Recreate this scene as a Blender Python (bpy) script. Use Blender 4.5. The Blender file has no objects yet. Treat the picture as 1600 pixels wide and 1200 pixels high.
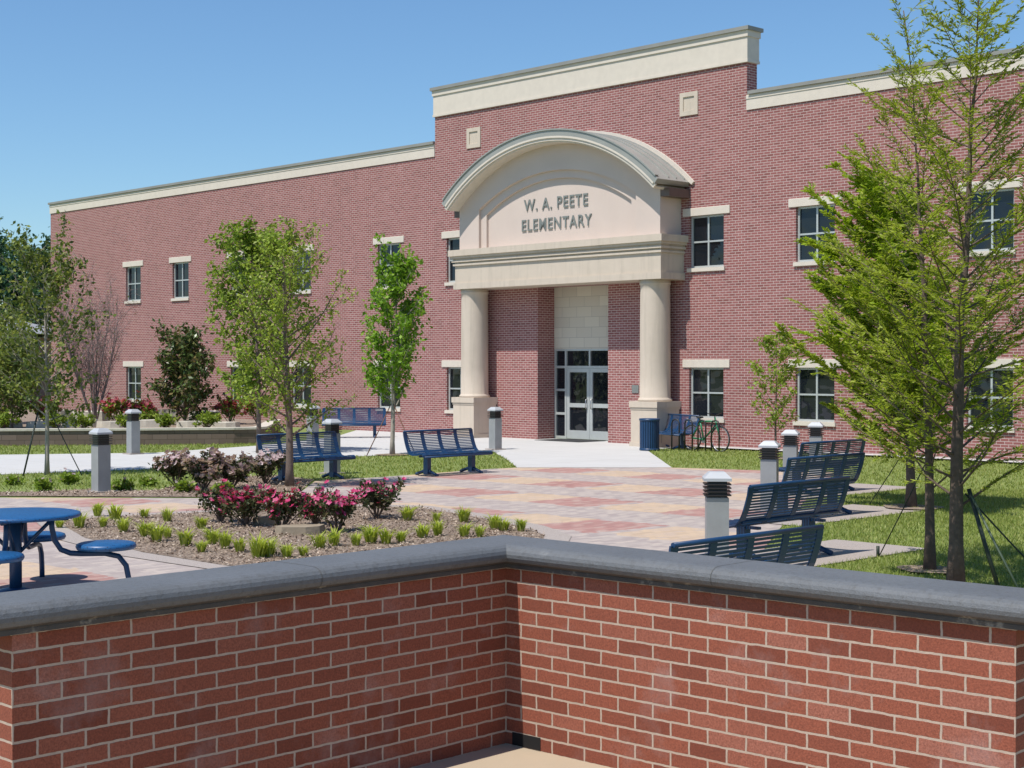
import bpy, math, random
from mathutils import Vector, Matrix
R = math.radians
scene = bpy.context.scene

# ---------------------------------------------------------------- camera
CAMH = 2.2
cam_d = bpy.data.cameras.new('camera'); cam = bpy.data.objects.new('camera', cam_d)
scene.collection.objects.link(cam); scene.camera = cam
cam.location = (0, 0, CAMH); cam.rotation_euler = (R(90 - 0.716), 0, 0)
cam_d.sensor_width = 36; cam_d.lens = 54; cam_d.clip_start = .1; cam_d.clip_end = 3000

# ---------------------------------------------------------------- sky and sun
SUN_DIR = Vector((-.762, -.648, 0)).normalized()
SUN_EL = R(62)
w = bpy.data.worlds.new('World'); scene.world = w; w.use_nodes = True
nt = w.node_tree
sky = nt.nodes.new('ShaderNodeTexSky'); sky.sky_type = 'NISHITA'; sky.sun_disc = False
sky.sun_elevation = SUN_EL; sky.sun_rotation = math.atan2(SUN_DIR.x, SUN_DIR.y)
sky.air_density = 1.15; sky.dust_density = .0; sky.ozone_density = 4.5; sky.altitude = 100
tint = nt.nodes.new('ShaderNodeMix'); tint.data_type = 'RGBA'; tint.blend_type = 'MULTIPLY'; tint.inputs[0].default_value = 1; tint.inputs[7].default_value = (.82, 1.0, 1.14, 1)
nt.links.new(sky.outputs[0], tint.inputs[6]); nt.links.new(tint.outputs[2], nt.nodes['Background'].inputs[0])
nt.nodes['Background'].inputs[1].default_value = .092
sl = bpy.data.lights.new('sun', 'SUN'); sl.energy = 4.2; sl.angle = R(.5); sl.color = (1, .96, .9)
so = bpy.data.objects.new('sun', sl); scene.collection.objects.link(so)
d = Vector((SUN_DIR.x*math.cos(SUN_EL), SUN_DIR.y*math.cos(SUN_EL), math.sin(SUN_EL)))
so.rotation_euler = d.to_track_quat('Z', 'Y').to_euler(); so.location = (-20, -10, 40)
vs = scene.view_settings; vs.view_transform = 'Standard'; vs.look = 'None'; vs.exposure = .3; vs.gamma = 1

# ---------------------------------------------------------------- helpers
def G(px, py, z=0.0):
    d = (CAMH - z) * 2400 / (py - 570); return Vector(((px - 800) / 2400 * d, d, z))

class MB:
    def __init__(s): s.v = []; s.f = []; s.uv = []; s.sm = []
    def face(s, pts, uv=None, smooth=False):
        pts = [Vector(p) for p in pts]; i = len(s.v); s.v += pts; s.f.append(tuple(range(i, i + len(pts))))
        if uv is None:
            n = (pts[1] - pts[0]).cross(pts[2] - pts[0])
            if n.length < 1e-12: n = Vector((0, 0, 1))
            n.normalize()
            if abs(n.z) > .8: uv = [(p.x, p.y) for p in pts]
            else:
                t = Vector((0, 0, 1)).cross(n).normalized(); uv = [(p.dot(t), p.z) for p in pts]
        s.uv += uv; s.sm.append(smooth)
    def box(s, x0, x1, y0, y1, z0, z1, M=None, skip=''):
        P = [Vector((x, y, z)) for z in (z0, z1) for y in (y0, y1) for x in (x0, x1)]
        if M is not None: P = [M @ p for p in P]
        F = {'d': (0, 2, 3, 1), 'u': (4, 5, 7, 6), 'f': (0, 1, 5, 4), 'b': (2, 6, 7, 3), 'l': (0, 4, 6, 2), 'r': (1, 3, 7, 5)}
        for k, q in F.items():
            if k not in skip: s.face([P[i] for i in q])
    def bevbox(s, x0, x1, y0, y1, z0, z1, b=.01, M=None):
        # box with chamfered top edges
        s.box(x0, x1, y0, y1, z0, z1 - b, M, 'u')
        A = [(x0, y0), (x1, y0), (x1, y1), (x0, y1)]; B = [(x0+b, y0+b), (x1-b, y0+b), (x1-b, y1-b), (x0+b, y1-b)]
        T = (lambda p: M @ Vector(p)) if M is not None else Vector
        for i in range(4):
            j = (i+1) % 4
            s.face([T((*A[i], z1-b)), T((*A[j], z1-b)), T((*B[j], z1)), T((*B[i], z1))])
        s.face([T((*p, z1)) for p in B])
    def tube(s, pts, rad, seg=6, cap=True):
        pts = [Vector(p) for p in pts]; n = len(pts)
        if not hasattr(rad, '__len__'): rad = [rad] * n
        base = len(s.v); up = Vector((0, 0, 1)); prev = None
        for i in range(n):
            t = (pts[min(i+1, n-1)] - pts[max(i-1, 0)]).normalized()
            if prev is None:
                a = t.cross(up if abs(t.z) < .9 else Vector((1, 0, 0))).normalized()
            else:
                a = (prev - t * prev.dot(t)).normalized()
            prev = a; b = t.cross(a)
            for k in range(seg):
                an = 2*math.pi*k/seg; s.v.append(pts[i] + (a*math.cos(an) + b*math.sin(an)) * rad[i])
        for i in range(n-1):
            for k in range(seg):
                k2 = (k+1) % seg
                s.f.append((base+i*seg+k, base+i*seg+k2, base+(i+1)*seg+k2, base+(i+1)*seg+k))
                s.uv += [(k/seg, i), ((k+1)/seg, i), ((k+1)/seg, i+1), (k/seg, i+1)]; s.sm.append(seg > 4)
        if cap:
            s.f.append(tuple(base+k for k in reversed(range(seg)))); s.uv += [(0, 0)]*seg; s.sm.append(False)
            s.f.append(tuple(base+(n-1)*seg+k for k in range(seg))); s.uv += [(0, 0)]*seg; s.sm.append(False)
    def lathe(s, c, prof, seg=24, smooth=True, rot=0, sharp=()):
        c = Vector(c); base = len(s.v); n = len(prof)
        for r, z in prof:
            for k in range(seg):
                an = 2*math.pi*k/seg + rot; s.v.append(c + Vector((r*math.cos(an), r*math.sin(an), z)))
        for i in range(n-1):
            for k in range(seg):
                k2 = (k+1) % seg
                s.f.append((base+i*seg+k, base+i*seg+k2, base+(i+1)*seg+k2, base+(i+1)*seg+k))
                rr = prof[i][0]; u0 = k/seg*6.28*rr; u1 = (k+1)/seg*6.28*rr
                s.uv += [(u0, prof[i][1]), (u1, prof[i][1]), (u1, prof[i+1][1]), (u0, prof[i+1][1])]; s.sm.append(smooth)
        if prof[0][0] > 1e-4: s.f.append(tuple(base+k for k in reversed(range(seg)))); s.uv += [(0, 0)]*seg; s.sm.append(False)
        if prof[-1][0] > 1e-4: s.f.append(tuple(base+(n-1)*seg+k for k in range(seg))); s.uv += [(0, 0)]*seg; s.sm.append(False)
    def leaf(s, p, d, nrm, L, W):
        i = len(s.v); side = d.cross(nrm); 
        if side.length < 1e-6: side = Vector((1, 0, 0))
        side = side.normalized() * (W*.5); m = p + d*(L*.45) 
        s.v += [p, m + side, p + d*L, m - side]
        s.f.append((i, i+1, i+2, i+3)); s.uv += [(0, 0), (1, 0), (1, 1), (0, 1)]; s.sm.append(False)
    def build(s, name, mat, parent=None, auto=None):
        me = bpy.data.meshes.new(name); me.from_pydata([tuple(v) for v in s.v], [], s.f)
        ul = me.uv_layers.new(name='UVMap'); flat = [c for uv in s.uv for c in uv]; ul.data.foreach_set('uv', flat)
        me.polygons.foreach_set('use_smooth', s.sm)
        if mat is not None: me.materials.append(mat)
        me.update()
        o = bpy.data.objects.new(name, me); scene.collection.objects.link(o)
        if parent is not None: o.parent = parent
        return o

def tag(o, label=None, cat=None, group=None, kind=None):
    if label: o['label'] = label
    if cat: o['category'] = cat
    if group: o['group'] = group
    if kind: o['kind'] = kind
    return o
def empty(name, loc=(0, 0, 0), rz=0, label=None, cat=None, group=None):
    o = bpy.data.objects.new(name, None); scene.collection.objects.link(o)
    o.location = loc; o.rotation_euler = (0, 0, rz); o.empty_display_size = .2
    return tag(o, label, cat, group)
def copy_tree(o, parent=None):
    c = o.copy(); scene.collection.objects.link(c)
    if parent is not None: c.parent = parent
    for ch in [x for x in scene.objects if x.parent == o]: copy_tree(ch, c)
    return c
def inpoly(x, y, P):
    r = False; n = len(P)
    for i in range(n):
        x0, y0 = P[i][0], P[i][1]; x1, y1 = P[(i+1) % n][0], P[(i+1) % n][1]
        if (y0 > y) != (y1 > y) and x < (x1-x0)*(y-y0)/(y1-y0)+x0: r = not r
    return r

# ---------------------------------------------------------------- materials
class N:
    def __init__(s, name):
        s.m = bpy.data.materials.new(name); s.m.use_nodes = True; s.t = s.m.node_tree; s.p = s.t.nodes['Principled BSDF']
    def n(s, typ, **kw):
        o = s.t.nodes.new(typ)
        for k, v in kw.items():
            if k in o.inputs.keys() if isinstance(k, str) else False: o.inputs[k].default_value = v
            else: setattr(o, k, v)
        return o
    def l(s, a, b): s.t.links.new(a, b)
    def noise(s, scale, detail=3, vec=None, rough=.5):
        o = s.t.nodes.new('ShaderNodeTexNoise'); o.inputs['Scale'].default_value = scale; o.inputs['Detail'].default_value = detail
        o.inputs['Roughness'].default_value = rough
        if vec is not None: s.l(vec, o.inputs['Vector'])
        return o.outputs['Fac']
    def ramp(s, fac, stops):
        o = s.t.nodes.new('ShaderNodeValToRGB'); s.l(fac, o.inputs[0]); e = o.color_ramp.elements
        while len(e) < len(stops): e.new(.5)
        for k, (p, c) in enumerate(stops):
            e[k].position = p; e[k].color = (*c, 1) if len(c) == 3 else c
        return o.outputs[0]
    def mix(s, fac, a, b, typ='MIX'):
        o = s.t.nodes.new('ShaderNodeMix'); o.data_type = 'RGBA'; o.blend_type = typ
        for sock, v in ((o.inputs[0], fac), (o.inputs[6], a), (o.inputs[7], b)):
            if isinstance(v, bpy.types.NodeSocket): s.l(v, sock)
            elif isinstance(v, (int, float)): sock.default_value = v
            else: sock.default_value = (*v, 1)
        return o.outputs[2]
    def math(s, op, a, b=0.0, c=None):
        o = s.t.nodes.new('ShaderNodeMath'); o.operation = op
        for i, v in enumerate((a, b) if c is None else (a, b, c)):
            if isinstance(v, bpy.types.NodeSocket): s.l(v, o.inputs[i])
            else: o.inputs[i].default_value = v
        return o.outputs[0]
    def coord(s, k='Object'):
        return s.t.nodes.new('ShaderNodeTexCoord').outputs[k]
    def bump(s, h, dist=.01, strength=.6):
        o = s.t.nodes.new('ShaderNodeBump'); o.inputs['Distance'].default_value = dist; o.inputs['Strength'].default_value = strength
        s.l(h, o.inputs['Height']); s.l(o.outputs[0], s.p.inputs['Normal'])
    def col(s, c):
        if isinstance(c, bpy.types.NodeSocket): s.l(c, s.p.inputs['Base Color'])
        else: s.p.inputs['Base Color'].default_value = (*c, 1)
    def rough(s, r): s.p.inputs['Roughness'].default_value = r

def sh(c, k): return tuple(min(1, x*k) for x in c)
def plain(name, c, rough=.6, metal=0, var=.15, scale=8, bump=0.0, bscale=60):
    m = N(name); co = m.coord()
    m.col(m.mix(m.noise(scale, 4, co), sh(c, 1-var), sh(c, 1+var))); m.rough(rough); m.p.inputs['Metallic'].default_value = metal
    if bump: m.bump(m.noise(bscale, 3, co), bump, .5)
    return m.m
def brick_mat(name, c1, c2, c3, mortar, bw, rh, ms, bumpd=.004, efflor=0.0, low=.15, wob=0.0, contrast=.5):
    m = N(name); uv = m.coord('UV'); co = m.coord('Object')
    if wob:   # slightly uneven joints
        nn = m.t.nodes.new('ShaderNodeTexNoise'); nn.inputs['Scale'].default_value = 22; nn.inputs['Detail'].default_value = 4; m.l(uv, nn.inputs['Vector'])
        sb = m.t.nodes.new('ShaderNodeVectorMath'); sb.operation = 'SUBTRACT'; m.l(nn.outputs['Color'], sb.inputs[0]); sb.inputs[1].default_value = (.5, .5, .5)
        sc_ = m.t.nodes.new('ShaderNodeVectorMath'); sc_.operation = 'SCALE'; m.l(sb.outputs[0], sc_.inputs[0]); sc_.inputs['Scale'].default_value = wob
        ad = m.t.nodes.new('ShaderNodeVectorMath'); m.l(uv, ad.inputs[0]); m.l(sc_.outputs[0], ad.inputs[1]); uv = ad.outputs[0]
    def br(c1, c2, mo):
        b = m.t.nodes.new('ShaderNodeTexBrick'); m.l(uv, b.inputs['Vector'])
        b.inputs['Color1'].default_value = (*c1, 1); b.inputs['Color2'].default_value = (*c2, 1); b.inputs['Mortar'].default_value = (*mo, 1)
        b.inputs['Scale'].default_value = 1; b.inputs['Mortar Size'].default_value = ms; b.inputs['Mortar Smooth'].default_value = .15
        b.inputs['Brick Width'].default_value = bw; b.inputs['Row Height'].default_value = rh; b.inputs['Bias'].default_value = 0
        return b
    b = br((0, 0, 0), (1, 1, 1), (0, 0, 0))
    # per-brick grey value -> three-tone ramp
    bc = m.ramp(b.outputs['Color'], [(0, c1), (.45, c2), (.8, c2), (1, c3)])
    g = m.noise(120, 4, co, .7)
    bc = m.mix(m.math('MULTIPLY', m.ramp(g, [(.35, (0, 0, 0)), (.7, (1, 1, 1))]), contrast), bc, sh(c1, .5))
    mo = m.mix(m.noise(40, 3, co), sh(mortar, .8), sh(mortar, 1.1))
    c = m.mix(b.outputs['Fac'], bc, mo)
    lo = m.noise(.5, 4, co)
    c = m.mix(low, c, m.mix(lo, (.35, .35, .35), (.75, .75, .75)), 'OVERLAY')
    if efflor:
        e = m.ramp(m.noise(2.6, 5, co, .65), [(.56, (0, 0, 0)), (.72, (1, 1, 1))])
        c = m.mix(m.math('MULTIPLY', e, efflor), c, (.62, .56, .55))
        st = m.ramp(m.noise(1.3, 4, co, .6), [(.55, (0, 0, 0)), (.75, (1, 1, 1))])
        c = m.mix(m.math('MULTIPLY', st, .15), c, (.12, .055, .04))
    m.col(c); m.rough(.88)
    inv = m.math('SUBTRACT', 1.0, b.outputs['Fac'])
    m.bump(m.math('ADD', inv, m.math('MULTIPLY', g, .35)), bumpd, .8)
    return m.m
def leaf_mat(name, ca, cb, cc=None, trans=.35, rough=.5):
    m = N(name); g = m.t.nodes.new('ShaderNodeNewGeometry')
    st = [(0, ca), (.6, cb), (1, cc or cb)]
    c = m.ramp(g.outputs['Random Per Island'], st)
    big = m.noise(1.7, 3, m.coord())
    c = m.mix(big, sh_s(m, c, .82), c)
    m.col(c); m.rough(rough); m.p.inputs['Specular IOR Level'].default_value = .25
    tr = m.t.nodes.new('ShaderNodeBsdfTranslucent'); m.l(m.mix(1.0, c, (1.25, 1.25, .7), 'MULTIPLY'), tr.inputs[0])
    mx = m.t.nodes.new('ShaderNodeMixShader'); mx.inputs[0].default_value = trans
    m.l(m.p.outputs[0], mx.inputs[1]); m.l(tr.outputs[0], mx.inputs[2]); m.l(mx.outputs[0], m.t.nodes['Material Output'].inputs[0])
    return m.m
def sh_s(m, c, k): return m.mix(1.0, c, (k, k, k), 'MULTIPLY')

M = {}
M['wall_brick'] = brick_mat('foreground brick', (.20, .05, .026), (.32, .092, .05), (.38, .14, .092), (.46, .355, .275), .203, .0677, .0056, .007, .14, .3, .0075, .7)
M['bldg_brick'] = brick_mat('building brick', (.235, .078, .07), (.315, .112, .102), (.36, .148, .138), (.56, .44, .40), .203, .0677, .0072, .003, 0, .28)
M['stone'] = None
m = N('cast stone'); co = m.coord(); n1 = m.noise(3, 5, co, .6); n2 = m.noise(60, 3, co)
c = m.mix(n1, (.53, .44, .345), (.64, .54, .435)); mp = m.t.nodes.new('ShaderNodeMapping'); mp.inputs['Scale'].default_value = (7, 7, .5); m.l(co, mp.inputs[0])
st = m.ramp(m.noise(1.0, 5, mp.outputs[0], .6), [(.5, (0, 0, 0)), (.8, (.55, .55, .55))]); c = m.mix(st, c, (.36, .31, .24))
c = m.mix(m.math('MULTIPLY', n2, .25), c, (.5, .44, .36)); m.col(c); m.rough(.85); m.bump(n2, .003, .4); M['stone'] = m.m
# stone laid in big blocks with thin joints
m = N('stone block panel'); uv = m.coord('UV'); b = m.t.nodes.new('ShaderNodeTexBrick'); m.l(uv, b.inputs['Vector'])
for k, v in (('Scale', 1), ('Mortar Size', .006), ('Brick Width', .6), ('Row Height', .3)): b.inputs[k].default_value = v
b.inputs['Color1'].default_value = (.57, .51, .42, 1); b.inputs['Color2'].default_value = (.66, .60, .49, 1); b.inputs['Mortar'].default_value = (.40, .36, .3, 1)
m.col(b.outputs['Color']); m.rough(.85); M['stone_block'] = m.m
m = N('pink stucco'); co = m.coord(); n2 = m.noise(90, 3, co)
m.col(m.mix(m.noise(1.5, 4, co), (.56, .46, .40), (.64, .53, .46))); m.rough(.9); m.bump(n2, .002, .4); M['stucco'] = m.m
M['trim'] = plain('pale limestone trim', (.64, .565, .475), .8, 0, .1, 5, .003)
M['metal_roof'] = plain('grey green metal roofing', (.34, .335, .30), .5, .2, .14, 2)
M['metal_cap'] = plain('weathered metal coping', (.27, .262, .235), .6, .1, .2, 2)
M['frame'] = plain('aluminium window frame', (.50, .52, .50), .4, .25, .08)
m = N('dark window glass'); m.col(m.mix(m.noise(.8, 2, m.coord()), (.006, .008, .011), (.014, .018, .025))); m.rough(.03); m.p.inputs['IOR'].default_value = 1.5; m.bump(m.noise(1.3, 2, m.coord()), .05, .5); M['glass'] = m.m
M['letter'] = plain('dark bronze lettering', (.20, .215, .20), .6, .1, .1)
M['dark'] = plain('black painted metal', (.018, .018, .02), .5, 0, .2)
M['mat'] = plain('door mat', (.03, .03, .03), .9)
m = N('concrete terrace'); co = m.coord(); n1 = m.noise(1.5, 5, co, .6); n2 = m.noise(150, 3, co)
c = m.mix(n1, (.38, .30, .205), (.48, .385, .275)); m.col(m.mix(m.math('MULTIPLY', n2, .3), c, (.35, .28, .2))); m.rough(.9); m.bump(n2, .002, .5); M['terrace'] = m.m
m = N('pale concrete'); co = m.coord(); n1 = m.noise(.7, 5, co, .6); n2 = m.noise(80, 3, co); uv = m.coord('UV')
b = m.t.nodes.new('ShaderNodeTexBrick'); b.offset = 0; m.l(uv, b.inputs['Vector'])
for k, v in (('Scale', 1), ('Mortar Size', .012), ('Brick Width', 1.6), ('Row Height', 1.6)): b.inputs[k].default_value = v
c = m.mix(n1, (.47, .46, .44), (.57, .56, .54)); c = m.mix(m.math('MULTIPLY', n2, .2), c, (.40, .38, .34))
c = m.mix(m.math('MULTIPLY', b.outputs['Fac'], .55), c, (.3, .28, .25)); m.col(c); m.rough(.9); M['concrete'] = m.m
m = N('exposed aggregate concrete'); co = m.coord(); v = m.noise(140, 4, co, .8)
m.col(m.ramp(v, [(.35, (.20, .165, .14)), (.5, (.36, .305, .27)), (.65, (.50, .44, .39))])); m.rough(.9); m.bump(v, .003, .6); M['aggregate'] = m.m

# pavers: tan and red square fields in grey, laid square to the school front
m = N('paver plaza'); uv = m.coord('UV'); sx = m.t.nodes.new('ShaderNodeSeparateXYZ'); m.l(uv, sx.inputs[0])
P_ = 2.65
br = m.t.nodes.new('ShaderNodeTexBrick'); m.l(uv, br.inputs['Vector'])
for k, v in (('Scale', 1), ('Mortar Size', .004), ('Brick Width', .2), ('Row Height', .1), ('Mortar Smooth', .3)): br.inputs[k].default_value = v
br.inputs['Color1'].default_value = (0, 0, 0, 1); br.inputs['Color2'].default_value = (1, 1, 1, 1); br.inputs['Mortar'].default_value = (.3, .3, .3, 1)
def snap(sock, st): return m.math('MULTIPLY', m.math('FLOOR', m.math('DIVIDE', sock, st)), st)
wob = m.math('MULTIPLY', m.math('SUBTRACT', m.noise(2.5, 3, uv), .5), .5)
A = m.math('ADD', snap(sx.outputs[0], .1), wob); B = m.math('ADD', snap(sx.outputs[1], .1), wob)
fa = m.math('FRACT', m.math('DIVIDE', m.math('SUBTRACT', A, 18.48-.68), P_)); fb = m.math('FRACT', m.math('DIVIDE', m.math('SUBTRACT', B, -18.24-.6), P_))
rowm = m.math('LESS_THAN', fa, 1.36/P_)
tanm = m.math('MULTIPLY', rowm, m.math('LESS_THAN', fb, 1.2/P_))
redm = m.math('MULTIPLY', rowm, m.math('MULTIPLY', m.math('GREATER_THAN', fb, 1.2/P_), m.math('LESS_THAN', fb, 2.45/P_)))
rnd = br.outputs['Color']
grey = m.ramp(rnd, [(0, (.32, .26, .24)), (.5, (.40, .335, .30)), (1, (.48, .40, .34))])
tan = m.ramp(rnd, [(0, (.45, .32, .21)), (.5, (.57, .41, .26)), (1, (.48, .36, .27))])
red = m.ramp(rnd, [(0, (.30, .13, .11)), (.5, (.40, .18, .15)), (1, (.42, .28, .23))])
c = m.mix(tanm, grey, tan); c = m.mix(redm, c, red)
c = m.mix(m.math('MULTIPLY', br.outputs['Fac'], .5), c, (.2, .17, .15))
c = m.mix(m.math('MULTIPLY', m.noise(.55, 5, uv, .6), .36), c, (.40, .34, .30))
m.col(c); m.rough(.88); m.bump(m.math('SUBTRACT', 1., br.outputs['Fac']), .003, .5); M['pavers'] = m.m

m = N('lawn'); co = m.coord('Object'); n1 = m.noise(.35, 4, co, .6); n2 = m.noise(18, 4, co, .7); n3 = m.noise(.09, 2, co)
c = m.mix(n2, (.12, .16, .036), (.25, .285, .08)); c = m.mix(m.math('MULTIPLY', n1, .7), c, (.16, .22, .045))
c = m.mix(m.ramp(n1, [(.55, (0, 0, 0)), (.75, (.4, .4, .4))]), c, (.26, .23, .10)); m.col(c); m.rough(.95); m.bump(n2, .03, .6); M['lawn'] = m.m
m = N('mulch'); co = m.coord('Object'); n1 = m.noise(25, 5, co, .75); n2 = m.noise(1.2, 3, co)
c = m.ramp(n1, [(.3, (.09, .06, .045)), (.48, (.25, .18, .13)), (.62, (.42, .33, .25)), (.75, (.52, .44, .35))])
c = m.mix(m.math('MULTIPLY', n2, .4), c, (.20, .15, .11)); m.col(c); m.rough(.95); m.bump(n1, .03, .8); M['mulch'] = m.m
m = N('mulch chips'); g = m.t.nodes.new('ShaderNodeNewGeometry')
m.col(m.ramp(g.outputs['Random Per Island'], [(0, (.10, .065, .045)), (.35, (.25, .175, .125)), (.8, (.40, .305, .225)), (1, (.56, .47, .38))])); m.rough(.9); M['chips'] = m.m

m = N('grey coping stone'); co = m.coord(); n1 = m.noise(2.2, 5, co, .6); n2 = m.noise(38, 5, co, .75); n4 = m.noise(160, 3, co)
c = m.mix(n1, (.09, .097, .103), (.16, .17, .18)); c = m.mix(m.ramp(n2, [(.48, (0, 0, 0)), (.75, (.75, .75, .75))]), c, (.07, .068, .062))
e = m.ramp(m.noise(5.5, 5, co, .75), [(.62, (0, 0, 0)), (.72, (.4, .4, .4))]); c = m.mix(e, c, (.26, .26, .25))
# grime and lime deposits on the drip moulding under the roll
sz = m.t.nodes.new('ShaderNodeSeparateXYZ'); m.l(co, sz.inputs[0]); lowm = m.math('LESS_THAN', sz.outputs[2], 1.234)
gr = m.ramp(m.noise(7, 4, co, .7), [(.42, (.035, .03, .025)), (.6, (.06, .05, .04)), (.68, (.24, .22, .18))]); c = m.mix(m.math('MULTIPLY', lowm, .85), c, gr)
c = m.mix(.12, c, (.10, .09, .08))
m.col(c); m.rough(.62); m.bump(m.math('ADD', n2, m.math('MULTIPLY', n4, .5)), .006, .6); M['coping'] = m.m
M['blue'] = plain('blue vinyl coating', (.010, .045, .115), .38, 0, .2, 6, .001, 200)
m = N('perforated blue steel'); co = m.coord(); vo = m.t.nodes.new('ShaderNodeTexVoronoi'); vo.inputs['Scale'].default_value = 42; m.l(co, vo.inputs['Vector'])
hole = m.ramp(vo.outputs['Distance'], [(.22, (1, 1, 1)), (.34, (0, 0, 0))])
m.col(m.mix(hole, (.012, .09, .235), (.006, .03, .085))); m.rough(.42); M['blue_perf'] = m.m
M['post_grey'] = plain('galvanised grey post', (.33, .335, .33), .5, .2, .2, 6, .001)
M['cap_white'] = plain('pale bollard cap', (.46, .47, .48), .45, .1, .1)
M['lens'] = plain('dark louvre', (.028, .024, .024), .35, 0, .2)
M['bark'] = plain('grey brown bark', (.16, .115, .09), .9, 0, .45, 14, .01, 40)
M['bark_cyp'] = plain('dark cypress bark', (.115, .08, .06), .9, 0, .5, 22, .012, 50)
M['bark_pale'] = plain('pale bark', (.36, .31, .26), .9, 0, .3, 14, .006, 40)
M['bark_twig'] = plain('purplish bare twigs', (.20, .15, .14), .9, 0, .3, 14)
M['cyp'] = leaf_mat('bald cypress needles', (.19, .26, .022), (.33, .41, .042), (.46, .50, .09), .4)
M['cyp2'] = leaf_mat('lighter cypress needles', (.22, .33, .02), (.36, .48, .035), (.48, .57, .07), .4)
M['olive'] = leaf_mat('spring oak leaves', (.19, .27, .03), (.29, .40, .05), (.42, .48, .10), .4)
M['maple'] = leaf_mat('bright maple leaves', (.11, .23, .018), (.21, .37, .03), (.32, .48, .06), .4)
M['elm'] = leaf_mat('mid green leaves', (.14, .22, .022), (.24, .34, .04), (.36, .42, .08), .35)
M['darkleaf'] = leaf_mat('dark magnolia leaves', (.05, .085, .022), (.11, .16, .04), (.27, .18, .09), .15, .3)
M['oakdark'] = leaf_mat('dark green oak leaves', (.07, .11, .025), (.17, .22, .045), (.34, .36, .08), .3)
M['teal'] = leaf_mat('far bluish green leaves', (.02, .065, .04), (.04, .11, .06), (.08, .15, .06), .25)
M['shrub'] = leaf_mat('shrub leaves', (.04, .06, .022), (.085, .105, .04), (.16, .12, .06), .25)
M['lime'] = leaf_mat('lime liriope blades', (.30, .38, .04), (.46, .53, .07), (.58, .62, .18), .4)
M['pink'] = leaf_mat('magenta petals', (.48, .03, .11), (.66, .07, .22), (.72, .25, .38), .3)
M['redfl'] = leaf_mat('red petals', (.36, .04, .06), (.46, .08, .10), (.52, .18, .18), .3)
M['blush'] = leaf_mat('blush white petals', (.42, .28, .30), (.58, .43, .44), (.72, .62, .61), .3)
M['grass'] = leaf_mat('grass blades', (.19, .245, .05), (.31, .375, .08), (.46, .45, .17), .3)
M['rock'] = plain('tan limestone', (.29, .235, .165), .9, 0, .25, 4, .02, 9)
M['ledge'] = plain('pale limestone ledge', (.56, .51, .42), .9, 0, .25, 4, .02, 9)
m = N('brown retaining block'); uv = m.coord('UV'); b = m.t.nodes.new('ShaderNodeTexBrick'); m.l(uv, b.inputs['Vector'])
for k, v in (('Scale', 1), ('Mortar Size', .006), ('Brick Width', .4), ('Row Height', .15)): b.inputs[k].default_value = v
b.inputs['Color1'].default_value = (.15, .105, .08, 1); b.inputs['Color2'].default_value = (.20, .145, .115, 1); b.inputs['Mortar'].default_value = (.07, .05, .04, 1)
m.col(b.outputs['Color']); m.rough(.9); M['block'] = m.m
M['stake'] = plain('dark green strap', (.02, .03, .02), .6)
M['stake_green'] = plain('green steel stake', (.07, .10, .06), .6)
M['rust'] = plain('rusty wire', (.16, .07, .04), .7)
M['bike_green'] = plain('green bicycle paint', (.02, .20, .09), .35)
M['rubber'] = plain('tyre rubber', (.02, .02, .02), .8)
M['chrome'] = plain('steel', (.5, .5, .5), .3, .8)
M['shingle'] = plain('grey shingles', (.30, .30, .31), .9, 0, .2, 3)
M['timber'] = plain('dark timber', (.05, .035, .03), .8, 0, .3, 3)

# ---------------------------------------------------------------- ground sheets
def sheet(name, pts, z, mat, uvf=None, top=None):
    mb = MB(); P = [Vector((p[0], p[1], z)) for p in pts]
    ar = sum(P[i].x*P[(i+1) % len(P)].y - P[(i+1) % len(P)].x*P[i].y for i in range(len(P)))
    if ar < 0: P.reverse()
    mb.face(P, [uvf(p) for p in P] if uvf else None)
    return tag(mb.build(name, mat), kind='structure')
a_ = Vector((.6926, .7213)); b_ = Vector((.6926, -.7213))
abuv = lambda p: (p.x*a_.x + p.y*a_.y, p.x*b_.x + p.y*b_.y)
sheet('ground', [(-900, -300), (900, -300), (900, 1500), (-900, 1500)], 0, M['lawn'])
PLAZA = [(-13, 25.9), G(0, 778), G(330, 779), G(470, 769), G(492, 752), G(600, 745.5), G(760, 733.5), G(808, 731), G(1050, 731), G(1180, 735), (6.6, 31.2), (6.0, 29.2), (5.0, 25.7), (3.6, 20.6), (2.5, 16.3), (1.5, 12.5), (1.1, 10.5), (1.2, 7), (0, 7.6), (-2, 5.9), (-3.5, 7.2), (-13, 9)]
PLAZA = [(p[0], p[1]) for p in PLAZA]
sheet('plaza', PLAZA, .004, M['pavers'], abuv)
WALK = [(-14.5, 28.6), G(0, 742), G(240, 733.5), G(400, 724), G(520, 715), G(640, 711), G(770, 706), G(788, 716), G(808, 731), G(1050, 731), G(1010, 703), (4.6, 40.7), (3.6, 43.4), (-5.2, 52.0), G(520, 684), G(400, 697), G(240, 708), G(0, 711), (-18, 35.5)]
WALK = [(p[0], p[1]) for p in WALK]
sheet('walkway', WALK, .008, M['concrete'], abuv)
BED = [(-6.4, 21.5), (-5.9, 22.05), (-5.2, 22.4), (-3.6, 23.3), (-2.2, 23.75), (-1.4, 23.5), (-.6, 22.2), (.1, 20.8), (.42, 19.7), (.3, 17.9), (-.4, 16.8), (-1.6, 16.3), (-3.1, 16.7), (-4.3, 17.9), (-5.4, 19.4)]
HBED = [(p[0], p[1]) for p in (G(-60, 776), G(330, 778), G(470, 767.5), G(490, 751), G(440, 744), G(330, 748), G(290, 756), G(250, 767), G(180, 769), G(140, 766), G(60, 770), G(-60, 771))]
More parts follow.
